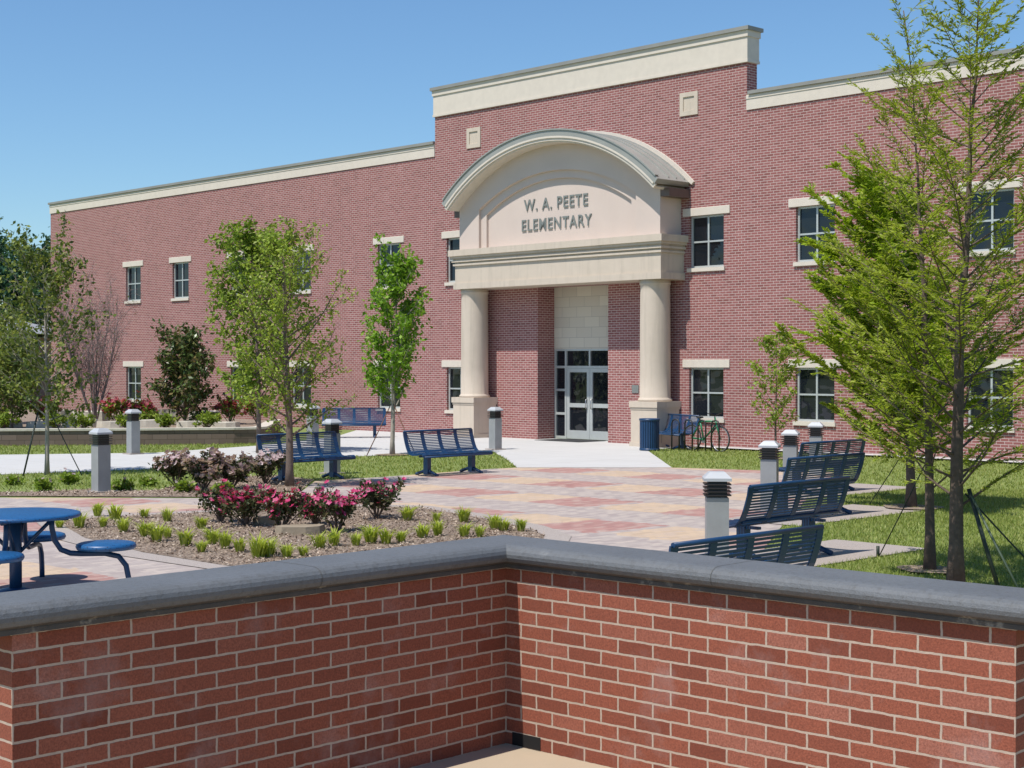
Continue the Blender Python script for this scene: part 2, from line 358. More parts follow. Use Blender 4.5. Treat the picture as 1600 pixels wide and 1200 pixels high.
# concrete edging of the beds
def offs(P, k):
    cx = sum(p[0] for p in P)/len(P); cy = sum(p[1] for p in P)/len(P)
    out = []
    for x, y in P:
        d = math.hypot(x-cx, y-cy); out.append((x+(x-cx)/d*k, y+(y-cy)/d*k))
    return out
sheet('bed_edging', offs(BED, .35), .012, M['aggregate'])
sheet('planting_bed', BED, .016, M['mulch'])
sheet('planting_bed', HBED, .016, M['mulch'])
PADS = []
def strip(cx, cy, L0, L1, wd0, wd1):
    ax = Vector((.72, .694)); nx = Vector((.694, -.72)); c = Vector((cx, cy))
    return [tuple(c + ax*L0 + nx*wd0), tuple(c + ax*L1 + nx*wd0), tuple(c + ax*L1 + nx*wd1), tuple(c + ax*L0 + nx*wd1)]
BR = [(1.84, 11.8), (3.24, 17.2), (4.53, 22.05), (5.55, 26.3)]
for i, (x, y) in enumerate(BR):
    P = strip(x, y, -1.3, 2.0, -.9, .42); PADS.append(P); sheet('bench_pad', P, .012, M['aggregate'])
sheet('mow_strip', [Vector((2.02, 44)).to_2d() + Vector((.6926, -.7213))*s + Vector((-.7213, -.6926))*p for s, p in ((4.2, -.02), (30, -.02), (30, .5), (4.2, .5))], .05, M['concrete'])

# ---------------------------------------------------------------- terrace where the camera stands, and its zigzag wall
TZ = .32
Cn = Vector((-.03, 7.6)); dA = Vector((-.6926, -.7213)); dB = Vector((.7071, -.7071)) ; dB = Vector((.735, -.678))
Lp = Cn + dA*2.64; Rp = Cn + dB*2.64
PA = Lp + Vector((-.72, .694))*4.0; PB = Rp + Vector((.694, .72))*4.0
path = [Lp, Cn, Rp]
def sweep(mb, path, prof, smooth=False, u0=0.0, closed=True):
    n = len(path); off = []
    for i in range(n):
        d0 = (path[i]-path[i-1]).normalized() if i > 0 else None
        d1 = (path[i+1]-path[i]).normalized() if i < n-1 else None
        n0 = Vector((d0.y, -d0.x)) if d0 else None; n1 = Vector((d1.y, -d1.x)) if d1 else None
        if n0 is None: mv = n1
        elif n1 is None: mv = n0
        else:
            mv = (n0+n1); mv = mv / mv.length_squared * 2
        off.append(mv)
    cum = [0.0]
    for i in range(n-1): cum.append(cum[-1] + (path[i+1]-path[i]).length)
    for i in range(n-1):
        for k in range(len(prof) if closed else len(prof)-1):
            (o0, z0), (o1, z1) = prof[k], prof[(k+1) % len(prof)]
            q = []
            for ii, o, z in ((i, o0, z0), (i+1, o0, z0), (i+1, o1, z1), (i, o1, z1)):
                p = path[ii] + off[ii]*o; q.append(Vector((p.x, p.y, z)))
            dl = (path[i+1]-path[i]).normalized()
            uv = []
            for ii, v3, z in ((i, q[0], z0), (i+1, q[1], z0), (i+1, q[2], z1), (i, q[3], z1)):
                uu = (Vector((v3.x, v3.y))-path[i]).dot(dl) + cum[i] + u0
                uv.append((uu, z if abs(z1-z0) > 1e-5 else (o0 if z is z0 else o1)))
            mb.face(q, uv, smooth)
wallT = empty('brick_wall', (Cn.x, Cn.y, 0), 0, 'low zigzag red brick wall with grey rounded coping in the foreground', 'wall')
lp = [p - Cn for p in path]
cumL = 2.64
mb = MB(); zt = 1.2
sweep(mb, lp, [(0, -.05), (0, zt), (-.3, zt), (-.3, -.05)], False, -cumL)
for p_, dl_, s_ in ((lp[0], (lp[1]-lp[0]).normalized(), 1), (lp[2], (lp[2]-lp[1]).normalized(), -1)):
    nn = Vector((dl_.y, -dl_.x)); q_ = p_ - nn*.3
    c4 = [Vector((*p_, -.05)), Vector((*p_, zt)), Vector((*q_, zt)), Vector((*q_, -.05))]
    mb.face(c4 if s_ > 0 else c4[::-1], [(0, -.05), (0, zt), (.3, zt), (.3, -.05)] if s_ > 0 else [(.3, -.05), (.3, zt), (0, zt), (0, -.05)])
# v offset so that courses start at the terrace floor
mb.uv = [(u, v - TZ + .0026) for u, v in mb.uv]
wb = mb.build('masonry', M['wall_brick'], wallT)
# bullnose coping
prof = []
for k in range(11):
    an = R(-75 + 150*k/10); prof.append((.005 + .062*math.cos(an), 1.289 + .062*math.sin(an)))
prof += [(-.03, 1.353), (-.27, 1.353), (-.345, 1.335), (-.36, 1.30), (-.345, 1.24), (-.31, 1.2), (.028, 1.2), (.03, 1.218), (.012, 1.226)]
prof = [(-.31, 1.2001), (-.345, 1.24), (-.36, 1.29), (-.345, 1.335), (-.27, 1.353), (-.02, 1.353)] + [(.005 + .064*math.cos(R(a)), 1.289 + .064*math.sin(R(a))) for a in (85, 65, 45, 25, 5, -15, -35, -55, -72)] + [(.026, 1.222), (.026, 1.2001)]
prof = [(o, 1.2001 + (z-1.2001)*.76) for o, z in prof]; prof.reverse()
lpc = [lp[0] - (lp[1]-lp[0]).normalized()*.11, lp[1], lp[2] + (lp[2]-lp[1]).normalized()*.11]
mb = MB(); sweep(mb, lpc, prof, True, -cumL)
for p_, dl_, s_ in ((lpc[0], (lp[1]-lp[0]).normalized(), 1), (lpc[2], (lp[2]-lp[1]).normalized(), -1)):
    nn = Vector((dl_.y, -dl_.x)); c4 = [Vector((*(p_ + nn*o), z)) for o, z in prof]; mb.face(c4 if s_ < 0 else c4[::-1])

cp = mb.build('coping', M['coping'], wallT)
# joints between coping stones: thin dark mortar bands set proud by 1 mm
mb = MB()
def joint(p, dl):
    nn = Vector((dl.y, -dl.x))
    pr = [(o*1.012 + (.0012 if o > 0 else -.0012), z + (.0012 if z > 1.28 else 0)) for o, z in prof]
    for k in range(len(pr)-1):
        (o0, z0), (o1, z1) = pr[k], pr[k+1]
        a = p - dl*.0022; b = p + dl*.0022
        mb.face([Vector((*(a+nn*o0), z0)), Vector((*(b+nn*o0), z0)), Vector((*(b+nn*o1), z1)), Vector((*(a+nn*o1), z1))])
for i in (0, 1):
    a, b = lp[i], lp[i+1]; dl = (b-a).normalized(); L = (b-a).length
    for s in ((1.42,) if i == 0 else (1.28, )): joint(a + dl*s, dl)
mb.build('joint', plain('mortar joint', (.10, .10, .095), .9), wallT)
mb = MB()
Mv = Matrix.Translation((0, 0, 0)) @ Matrix.Rotation(math.atan2(dB.y, dB.x), 4, 'Z')
mb.box(.045, .23, -.003, .02, TZ+.004, TZ+.066, Mv); mb.build('weep_vent', plain('black void', (.006, .005, .005), .9), wallT)
mb = MB()
bk_ = lambda p, n_: (p.x - n_.x*.3, p.y - n_.y*.3)
terr = [(12, -8), (12, 5.0), bk_(Rp, Vector((dB.y, -dB.x))), (Rp.x, Rp.y), (Cn.x, Cn.y), (Lp.x, Lp.y), bk_(Lp, Vector((.7213, -.6926))), (-12, 5.0), (-12, -8)]
mb.face([Vector((x, y, TZ)) for x, y in terr])
for k in range(len(terr)):
    (xa, ya), (xb, yb) = terr[k], terr[(k+1) % len(terr)]
    if k in (3, 4): continue
    mb.face([(xa, ya, -.05), (xb, yb, -.05), (xb, yb, TZ), (xa, ya, TZ)])
tag(mb.build('terrace', M['terrace']), kind='structure')

# ---------------------------------------------------------------- the school
ANG = math.atan2(-.7213, .6926)
B = empty('school_building', (2.02, 44.0, 0), ANG, 'two-storey red brick school with cream parapet bands and arched entrance portico', 'building')
CX = -.4
S0, SA, SB, S1 = -31.96, -6.43, 5.85, 30.0
ZW, ZC = 8.78, 10.02         # top of brick: wings / centre
WX = [-24.98, -21.43, -17.4, -13.58, -8.74, -5.3, 4.52, 7.97, 12.72, 16.8, 21.0, 25.2]
holes = []
for x in WX:
    holes.append((x-.58, x+.58, .78, 2.13)); holes.append((x-.58, x+.58, 4.78, 6.17))
RX0, RX1 = -1.826, .99
holes.append((RX0, RX1, -.2, 4.5))
mb = MB()
xs = sorted(set([S0, SA, SB, S1] + [h[0] for h in holes] + [h[1] for h in holes]))
zs = sorted(set([-.2, .78, 2.13, 4.5, 4.78, 6.17, ZW, ZC]))
for i in range(len(xs)-1):
    for j in range(len(zs)-1):
        x0, x1, z0, z1 = xs[i], xs[i+1], zs[j], zs[j+1]; xm, zm = (x0+x1)/2, (z0+z1)/2
        if zm > ZW and not (SA < xm < SB): continue
        if any(h[0] < xm < h[1] and h[2] < zm < h[3] for h in holes): continue
        mb.face([(x0, 0, z0), (x1, 0, z0), (x1, 0, z1), (x0, 0, z1)])
for h in holes:
    dp = .75 if h[3] == 4.5 else .16
    x0, x1, z0, z1 = h
    mb.face([(x0, 0, z0), (x0, 0, z1), (x0, dp, z1), (x0, dp, z0)][::-1]); mb.face([(x1, 0, z0), (x1, dp, z0), (x1, dp, z1), (x1, 0, z1)][::-1])
    mb.face([(x0, 0, z1), (x1, 0, z1), (x1, dp, z1), (x0, dp, z1)])
# ends, back
D = 26
mb.face([(S0, D, -.2), (S0, 0, -.2), (S0, 0, ZW), (S0, D, ZW)]); mb.face([(S1, 0, -.2), (S1, D, -.2), (S1, D, ZW), (S1, 0, ZW)])
mb.face([(S1, D, -.2), (S0, D, -.2), (S0, D, ZW), (S1, D, ZW)])
T = .42
mb.face([(SB, 0, ZW), (SB, T, ZW), (SB, T, ZC), (SB, 0, ZC)]); mb.face([(SA, T, ZW), (SA, 0, ZW), (SA, 0, ZC), (SA, T, ZC)])
mb.face([(SB, T, ZW), (SA, T, ZW), (SA, T, ZC), (SB, T, ZC)])
mb.build('wall', M['bldg_brick'], B)
# stone band and metal cap
mb = MB()
def band(x0, x1, z0, z1, y0, y1, caps=''):
    mb.box(x0, x1, y0, y1, z0, z1)
band(S0-.03, SA-.001, ZW, 9.17, -.03, .3); band(SB+.001, S1, ZW, 9.17, -.03, .3)
band(S0-.045, SA-.001, 9.06, 9.14, -.045, -.031); band(SB+.001, S1, 9.06, 9.14, -.045, -.031)
band(SA-.04, SB+.04, ZC, 10.78, -.04, T+.04)
band(SA-.07, SB+.07, 10.68, 10.84, -.07, T+.07)
band(SA-.055, SB+.055, ZC+.001, ZC+.07, -.055, T+.055)
mb.build('parapet_band', M['trim'], B)
mb = MB()
mb.box(S0-.08, SA-.002, -.09, .36, 9.172, 9.26); mb.box(SB+.08, S1, -.09, .36, 9.172, 9.26)
mb.box(SA-.12, SB+.12, -.12, T+.12, 10.842, 10.94)
mb.build('parapet_cap', M['metal_cap'], B)
mb = MB(); mb.face([(S0+.3, .3, 8.9), (S1, .3, 8.9), (S1, D, 8.9), (S0+.3, D, 8.9)]); mb.build('roof', M['metal_cap'], B)
# windows
def window(x, z0, z1):
    fr = MB(); w2 = .58; fw = .055; y0, y1 = .085, .15
    fr.box(x-w2, x-w2+fw, y0, y1, z0, z1); fr.box(x+w2-fw, x+w2, y0, y1, z0, z1)
    fr.box(x-w2+fw, x+w2-fw, y0, y1, z0, z0+fw); fr.box(x-w2+fw, x+w2-fw, y0, y1, z1-fw, z1)
    zm = (z0+z1)/2
    fr.box(x-.025, x+.025, y0+.003, y1, z0+fw, z1-fw)
    fr.box(x-w2+fw, x-.025, y0+.006, y1, zm-.022, zm+.022); fr.box(x+.025, x+w2-fw, y0+.006, y1, zm-.022, zm+.022)
    f = fr.build('window', M['frame'], B)
    g = MB(); g.face([(x-w2+.02, .125, z0+.02), (x+w2-.02, .125, z0+.02), (x+w2-.02, .125, z1-.02), (x-w2+.02, .125, z1-.02)]); g.build('pane', M['glass'], f)
    l = MB(); l.bevbox(x-w2-.21, x+w2+.21, -.03, .12, z1+.001, z1+.21, .008); l.build('lintel', M['trim'], f)
    l = MB(); l.box(x-w2-.05, x+w2+.05, -.05, .12, z0-.1, z0-.001); l.build('sill', M['trim'], f)
for x in WX:
    window(x, .78, 2.13); window(x, 4.78, 6.17)
# square vents
for x, z in ((-4.6, 9.18), (3.93, 9.18)):
    v = MB(); a = .31
    v.box(x-a, x+a, -.035, 0.02, z-a, z-a+.12); v.box(x-a, x+a, -.035, 0.02, z+a-.12, z+a)
    v.box(x-a, x-a+.12, -.035, 0.02, z-a+.12, z+a-.12); v.box(x+a-.12, x+a, -.035, 0.02, z-a+.12, z+a-.12)
    v.box(x-a+.12, x+a-.12, -.006, .02, z-a+.12, z+a-.12)
    v.build('vent_block', M['stone'], B)
# control joints and downspout-like seams are not visible; portico next
def col_part(x):
    pd = MB(); y = -.5
    pd.box(x-.46, x+.46, y-.46, y+.46, 0, 1.06); pd.box(x-.49, x+.49, y-.49, y+.495, 0, .12)
    pd.box(x-.5, x+.5, y-.5, y+.497, 1.061, 1.22); pd.box(x-.475, x+.475, y-.475, y+.49, 1.0, 1.0605)
    o = pd.build('pedestal', M['stone'], B)
    c = MB(); r = .415
    c.lathe((x, y, 0), [(r+.05, 1.221), (r+.05, 1.27), (r+.02, 1.30), (r+.004, 1.33), (r, 2.1), (r-.004, 3.2), (r-.012, 4.2), (r-.012, 4.34), (r+.01, 4.36), (r+.01, 4.40), (r-.01, 4.42), (r+.03, 4.479)], 40)
    c.build('column', M['stone'], B)
for x in (-4.03, 3.17): col_part(x)
# entablature
mb = MB(); H = 4.08
def eb(p, z0, z1, e=0): mb.box(-.33-H-e, -.33+H+e, -p, -.001, z0, z1)
eb(.99, 4.48, 4.66, .04); eb(.95, 4.661, 5.18); eb(1.0, 5.181, 5.235, .05); eb(.96, 5.236, 5.29, .01); eb(1.03, 5.291, 5.35, .08); eb(1.0, 5.351, 5.40, .05); eb(1.06, 5.401, 5.47, .11); eb(1.11, 5.471, 5.655, .16)
mb.build('entablature', M['stone'], B)
# arched gable wall with stepped recess
RO = 5.97; ZO = 8.5-RO; CXA = -.30; CXP = -.33
def zo(x): return ZO + math.sqrt(max(0, (RO+.04)**2 - (x+CXP-CXA)**2))
def arcfn(half, zs_, ap):
    rise = ap-zs_; r = (half*half+rise*rise)/(2*rise); zc = ap-r
    return lambda x: zc + math.sqrt(max(0, r*r-x*x))
def plate(mb, yf, yb, half, ztop, hin=None, zin=None, base=5.655, n=48, back=False):
    X = sorted(set([-half + 2*half*i/n for i in range(n+1)] + ([-hin, hin] if hin else [])))
    for i in range(len(X)-1):
        x0, x1 = X[i], X[i+1]; xm = (x0+x1)/2
        if hin and abs(xm) < hin:
            b0, b1 = zin(x0), zin(x1)
            mb.face([(CXP+x0, yf, b0), (CXP+x0, yb, b0), (CXP+x1, yb, b1), (CXP+x1, yf, b1)], None, False)
        else: b0 = b1 = base
        mb.face([(CXP+x0, yf, b0), (CXP+x1, yf, b1), (CXP+x1, yf, ztop(x1)), (CXP+x0, yf, ztop(x0))])
    if hin:
        for sx in (-hin, hin):
            q = [(CXP+sx, yf, base), (CXP+sx, yb, base), (CXP+sx, yb, zin(sx)), (CXP+sx, yf, zin(sx))]
            mb.face(q if sx < 0 else q[::-1])
mb = MB()
z1 = arcfn(3.12, 6.82, 7.72); z2 = arcfn(2.88, 6.66, 7.5)
plate(mb, -.86, -.77, 3.98, zo, 3.12, z1)
plate(mb, -.77, -.69, 3.3, arcfn(3.3, 7.1, 7.9), 2.88, z2)
plate(mb, -.69, -.66, 3.0, arcfn(3.0, 6.9, 7.7))
for sx in (-3.98, 3.98):
    q = [(CXP+sx, -.86, 5.655), (CXP+sx, 0, 5.655), (CXP+sx, 0, zo(sx)), (CXP+sx, -.86, zo(sx))]
    mb.face(q if sx > 0 else q[::-1])
mb.build('gable_wall', M['stucco'], B)
def arc_shell(mb, r0, r1, y0, y1, half, n=48, smooth=False):
    a0 = math.asin(half/r0)
    def P(r, a, y): return (CXA + r*math.sin(a), y, ZO + r*math.cos(a))
    for i in range(n):
        a, b = -a0+2*a0*i/n, -a0+2*a0*(i+1)/n
        mb.face([P(r1, a, y0), P(r1, b, y0), P(r1, b, y1), P(r1, a, y1)], None, smooth)
        mb.face([P(r0, a, y1), P(r0, b, y1), P(r0, b, y0), P(r0, a, y0)], None, smooth)
        mb.face([P(r0, a, y0), P(r0, b, y0), P(r1, b, y0), P(r1, a, y0)])
        mb.face([P(r1, a, y1), P(r1, b, y1), P(r0, b, y1), P(r0, a, y1)])
    for a, s in ((-a0, 1), (a0, -1)):
        q = [P(r0, a, y0), P(r1, a, y0), P(r1, a, y1), P(r0, a, y1)]
        mb.face(q if s > 0 else q[::-1])
mb = MB()
arc_shell(mb, RO-.06, RO+.02, -1.27, -.001, 4.05); arc_shell(mb, RO-.02, RO+.11, -1.32, -1.271, 4.1)
arc_shell(mb, RO+.055, RO+.11, -1.35, -1.321, 4.1)
mb.build('arch_trim', M['trim'], B)
mb = MB()
arc_shell(mb, RO+.111, RO+.27, -1.35, -.001, 4.17); arc_shell(mb, RO+.271, RO+.31, -1.38, -1.25, 4.2)
for k in range(33):   # standing seams
    pass
for yy in (-.82, -.5, -.18): arc_shell(mb, RO+.271, RO+.305, yy-.012, yy+.012, 4.2)
mb.build('arched_roof', M['metal_roof'], B)
mb = MB(); arc_shell(mb, RO+.271, RO+.38, -.06, -.002, 4.35); mb.build('roof_flashing', M['trim'], B)
GM = plain('brown gutter', (.13, .09, .075), .5)
for s in (-1, 1):
    mb = MB(); x0 = CXA + s*3.9; x1 = CXA + s*4.26
    mb.box(min(x0, x1), max(x0, x1), -.85, -.002, 6.66, 6.88); mb.build('eave_gutter', GM, B)
# lettering
def text(word, cx, z, h, wtarget, name='lettering'):
    cu = bpy.data.curves.new('text', 'FONT'); cu.body = word; cu.size = 1; cu.align_x = 'CENTER'; cu.extrude = .012; cu.offset = .007
    cu.space_character = 1.14
    o = bpy.data.objects.new('text', cu); scene.collection.objects.link(o); bpy.context.view_layer.update()
    me = bpy.data.meshes.new_from_object(o.evaluated_get(bpy.context.evaluated_depsgraph_get()))
    bpy.data.objects.remove(o)
    xs_ = [v.co.x for v in me.vertices]; ys_ = [v.co.y for v in me.vertices]
    w0, w1, h0, h1 = min(xs_), max(xs_), 0.0, max(ys_)
    sx = wtarget/(w1-w0); sz = h/(h1-h0)
    for v in me.vertices:
        x, y, zz = v.co; v.co = (cx + (x-(w0+w1)/2)*sx, -.705 - zz*1.2, z + (y-h0)*sz)
    par = list(range(len(me.vertices)))
    def fd(a):
        while par[a] != a: par[a] = par[par[a]]; a = par[a]
        return a
    for e in me.edges: par[fd(e.vertices[0])] = fd(e.vertices[1])
    isl = {}
    for p in me.polygons: isl.setdefault(fd(p.vertices[0]), []).append(p)
    for ps in isl.values():
        mb = MB()
        for p in ps: mb.face([me.vertices[v].co for v in p.vertices])
        mb.build('letter', M['letter'], B)
    bpy.data.meshes.remove(me)
text('W. A. PEETE', CX+.0, 6.66, .33, 2.55); text('ELEMENTARY', CX+.03, 6.08, .33, 2.78)
# recess: stone panel, doors
mb = MB(); mb.face([(RX0, .70, 2.67), (RX1, .70, 2.67), (RX1, .70, 4.5), (RX0, .70, 4.5)]); mb.face([(RX0, .70, 2.67), (RX0, .76, 2.67), (RX1, .76, 2.67), (RX1, .70, 2.67)])
mb.build('stone_panel', M['stone_block'], B)
mb = MB(); yf, yb = .71, .80
def bar(x0, x1, z0, z1, dy=0): mb.box(x0, x1, yf+dy, yb, z0, z1)
dl0, dl1, dr1 = CX-.93, CX, CX+.93
bar(RX0, RX0+.06, 0, 2.67); bar(RX1-.06, RX1, 0, 2.67); bar(dl0-.07, dl0, 0, 2.67, .002); bar(dr1, dr1+.07, 0, 2.67, .002)
bar(RX0+.06, RX1-.06, 2.61, 2.668, .004)
bar(dl0, dr1, 2.1, 2.17, .004); bar(CX-.03, CX+.03, 2.17, 2.61, .006)
for z in (.0, .72, 1.42, 2.1): bar(RX0+.06, dl0-.07, z, z+.07 if z else .09, .006); bar(dr1+.07, RX1-.06, z, z+.07 if z else .09, .006)
dfr = mb.build('entrance_frame', M['frame'], B)
g = MB(); g.face([(RX0+.03, .765, .03), (RX1-.03, .765, .03), (RX1-.03, .765, 2.64), (RX0+.03, .765, 2.64)]); g.build('pane', M['glass'], dfr)
for x0, x1, hx in ((dl0+.006, dl1-.004, dl1-.1), (dl1+.004, dr1-.006, dl1+.1)):
    mb = MB(); yd = .722
    mb.box(x0, x0+.11, yd, .762, .02, 2.095); mb.box(x1-.11, x1, yd, .762, .02, 2.095)
    mb.box(x0+.11, x1-.11, yd, .762, .02, .27); mb.box(x0+.11, x1-.11, yd, .762, 1.98, 2.095); mb.box(x0+.11, x1-.11, yd, .762, .95, 1.07)
    dr = mb.build('door', M['frame'], B)
    hd = MB(); hd.tube([(hx, yd, .9), (hx, yd-.06, .92), (hx, yd-.06, 1.18), (hx, yd, 1.2)], .014, 6); hd.build('handle', M['chrome'], dr)
mb = MB(); mb.box(1.9, 2.15, -.02, .01, 1.42, 1.64); mb.build('plaque', M['letter'], B)
mb = MB(); mb.box(CX-1.0, CX+.8, -.55, .55, .0085, .02); o = mb.build('door_mat', M['mat'], None)
o.location = B.location; o.rotation_euler = B.rotation_euler; tag(o, 'dark mat lying before the glass entrance doors', 'mat')

# ---------------------------------------------------------------- far left building
FB = empty('low_building', (-30.5, 76, 0), 0, 'low brick building with grey roof far off at the left edge behind trees', 'building')
mb = MB(); mb.box(-9, 6.2, 0, 10, 0, 3.6); mb.build('wall', M['bldg_brick'], FB)
mb = MB(); P = [(-9.8, -.8, 3.75), (7.0, -.8, 3.75), (7.0, 10.8, 3.75), (-9.8, 10.8, 3.75), (-4, 5, 5.2), (1.5, 5, 5.2)]
for q in ((0, 1, 5, 4), (1, 2, 5), (2, 3, 4, 5), (3, 0, 4)): mb.face([P[i] for i in q])
mb.face([P[i] for i in (0, 3, 2, 1)]); mb.build('roof', M['shingle'], FB)
mb = MB(); mb.box(-9.7, 6.9, -.82, -.72, 3.5, 3.76); mb.build('fascia', M['trim'], FB)
for x in (-5.5, -1.5, 2.6):
    mb = MB(); mb.box(x, x+1.6, -.04, .02, .9, 2.3); f = mb.build('window', M['frame'], FB)
    mb = MB(); mb.box(x+.08, x+.77, -.06, -.041, .98, 2.22); mb.box(x+.83, x+1.52, -.06, -.041, .98, 2.22); mb.build('pane', M['glass'], f)

# ---------------------------------------------------------------- raised bed at left
RW = [Vector(p) for p in ((-19, 41.0), (-13.9, 41.6), (-10, 42.1), (-7.7, 42.55), (-7.15, 42.8), (-6.95, 43.3), (-7.0, 44.2), (-7.2, 46.5), (-7.4, 49.0))]
rw = empty('retaining_wall', (-10, 42.1, 0), 0, 'low brown retaining wall with pale cap around the raised flower bed', 'wall')
lpth = [p - Vector((-10, 42.1)) for p in RW]
mb = MB(); sweep(mb, lpth, [(0, -.05), (0, .4), (-.3, .4), (-.3, -.05)]); mb.build('masonry', M['block'], rw)
mb = MB(); sweep(mb, lpth, [(.03, .401), (.03, .46), (-.33, .46), (-.33, .401)]); mb.build('cap', M['ledge'], rw)
mb = MB(); pts = [(-19, 41.25), (-13.9, 41.85), (-10, 42.35), (-7.7, 42.8), (-7.2, 43.5), (-7.3, 46.5), (-7.6, 50.2), (-19.3, 62.2), (-24, 60)]
mb.face([Vector((x, y, .38)) for x, y in pts]); tag(mb.build('raised_bed_soil', M['mulch']), kind='structure')
RB = pts
random.seed(5)
def slab(mb, x, y, z, lx, ly, h, rot):
    n = 8; P0 = []
    for k in range(n):
        a = 2*math.pi*k/n + random.uniform(-.2, .2); r = random.uniform(.85, 1.1); P0.append(Vector((math.cos(a)*r*lx/2, math.sin(a)*r*ly/2)))
    c, s = math.cos(rot), math.sin(rot); P0 = [Vector((p.x*c-p.y*s+x, p.x*s+p.y*c+y)) for p in P0]
    top = [Vector((p.x, p.y, z+h*random.uniform(.9, 1))) for p in P0]; bot = [Vector((x+(p.x-x)*1.04, y+(p.y-y)*1.04, z)) for p in P0]
    mb.face(top)
    for k in range(n): mb.face([bot[k], bot[(k+1) % n], top[(k+1) % n], top[k]])
ledge_spots = [(-14.8, 44.6, .22), (-13.6, 44.4, .2), (-12.6, 44.8, .26), (-11.6, 44.6, .2), (-10.6, 44.9, .22), (-9.3, 44.5, .2), (-8.4, 44.8, .16), (-13.0, 47.4, .42), (-11.8, 47.8, .4), (-10.8, 47.5, .46), (-9.6, 47.9, .4), (-14.2, 47.6, .44)]
for i, (x, y, h) in enumerate(ledge_spots):
    mb = MB(); slab(mb, x, y, .375, random.uniform(.8, 1.15), .5, h, random.uniform(-.2, .2))
    row = 'front' if i < 7 else 'rear'; k = (i if i < 7 else i-7)
    tag(mb.build('ledge_stone', M['ledge']), 'pale flat ledge stone set in the raised flower bed behind its retaining wall', 'stone', 'ledge stones in the raised bed')
# rocks in the rose bed
for (px, py, L, lab) in ((470, 836, .62, 'flat tan rock lying in front of the pink rose shrubs'), (415, 822, .34, 'small tan rock half under the leftmost pink rose shrubs')):
    g_ = G(px, py); mb = MB(); slab(mb, g_.x, g_.y, .0, L, L*.7, .13, .3); tag(mb.build('rock', M['rock']), lab, 'rock')

# ---------------------------------------------------------------- bollards
def make_bollard():
    r = empty('bollard_light', (0, 0, 0))
    mb = MB(); mb.bevbox(-.125, .125, -.125, .125, 0, .74, .008); mb.build('post', M['post_grey'], r)
    mb = MB()
    mb.box(-.105, .105, -.105, .105, .741, .90)
    for k in range(4): mb.box(-.15, .15, -.15, .15, .755+k*.036, .767+k*.036)
    mb.build('louvre', M['lens'], r)
    mb = MB(); mb.box(-.155, .155, -.155, .155, .90, .93)
    A = [(-.155, -.155), (.155, -.155), (.155, .155), (-.155, .155)]; k_ = .1
    Bq = [(-.085, -.085), (.085, -.085), (.085, .085), (-.085, .085)]
    for i in range(4):
        j = (i+1) % 4; mb.face([(*A[i], .93), (*A[j], .93), (*Bq[j], .99), (*Bq[i], .99)])
    mb.face([(*q, .99) for q in Bq]); mb.build('cap', M['cap_white'], r)
    mb = MB(); mb.box(-.2, .2, -.2, .2, 0, .03); mb.build('footing', M['aggregate'], r)
    return r
bol = make_bollard()
bspots = [((2.19, 16.4), 1.0, 'grey square bollard light beside the nearest two blue benches, largest of all'),
    ((-7.07, 26.4), 1.0, 'grey bollard light standing alone at the left planting bed edge'),
    ((-9.3, 37.7), 1.0, 'grey bollard light in front of the brown retaining wall at left'),
    ((-3.62, 30.9), 1.0, 'bollard light rising behind the right end of the far left blue bench'),
    ((-5.4, 41.6), 1.0, 'distant bollard light between the retaining wall and the bench by the school wall'),
    ((-.43, 39.7), .98, 'slim distant bollard light beside the left portico pedestal'),
    ((3.86, 23.0), 1.0, 'bollard light second nearest in the right-hand line, before the third blue bench'),
    ((4.9, 27.0), 1.0, 'bollard light third nearest in the right-hand line'),
    ((6.04, 30.5), 1.0, 'bollard light farthest in the right-hand line, behind the last blue bench')]
for i, ((x, y), s, lab) in enumerate(bspots):
    o = bol if i == 0 else copy_tree(bol)
    o.location = (x, y, 0); o.rotation_euler.z = ANG + (R(0) if i != 0 else R(15)) + R(28 if i in (0, 6, 7, 8) else 0); o.scale = (.95, .95, 1.07 if i in (0, 6, 7, 8) else 1.12)
    tag(o, lab, 'bollard', 'bollard lights around the plaza')

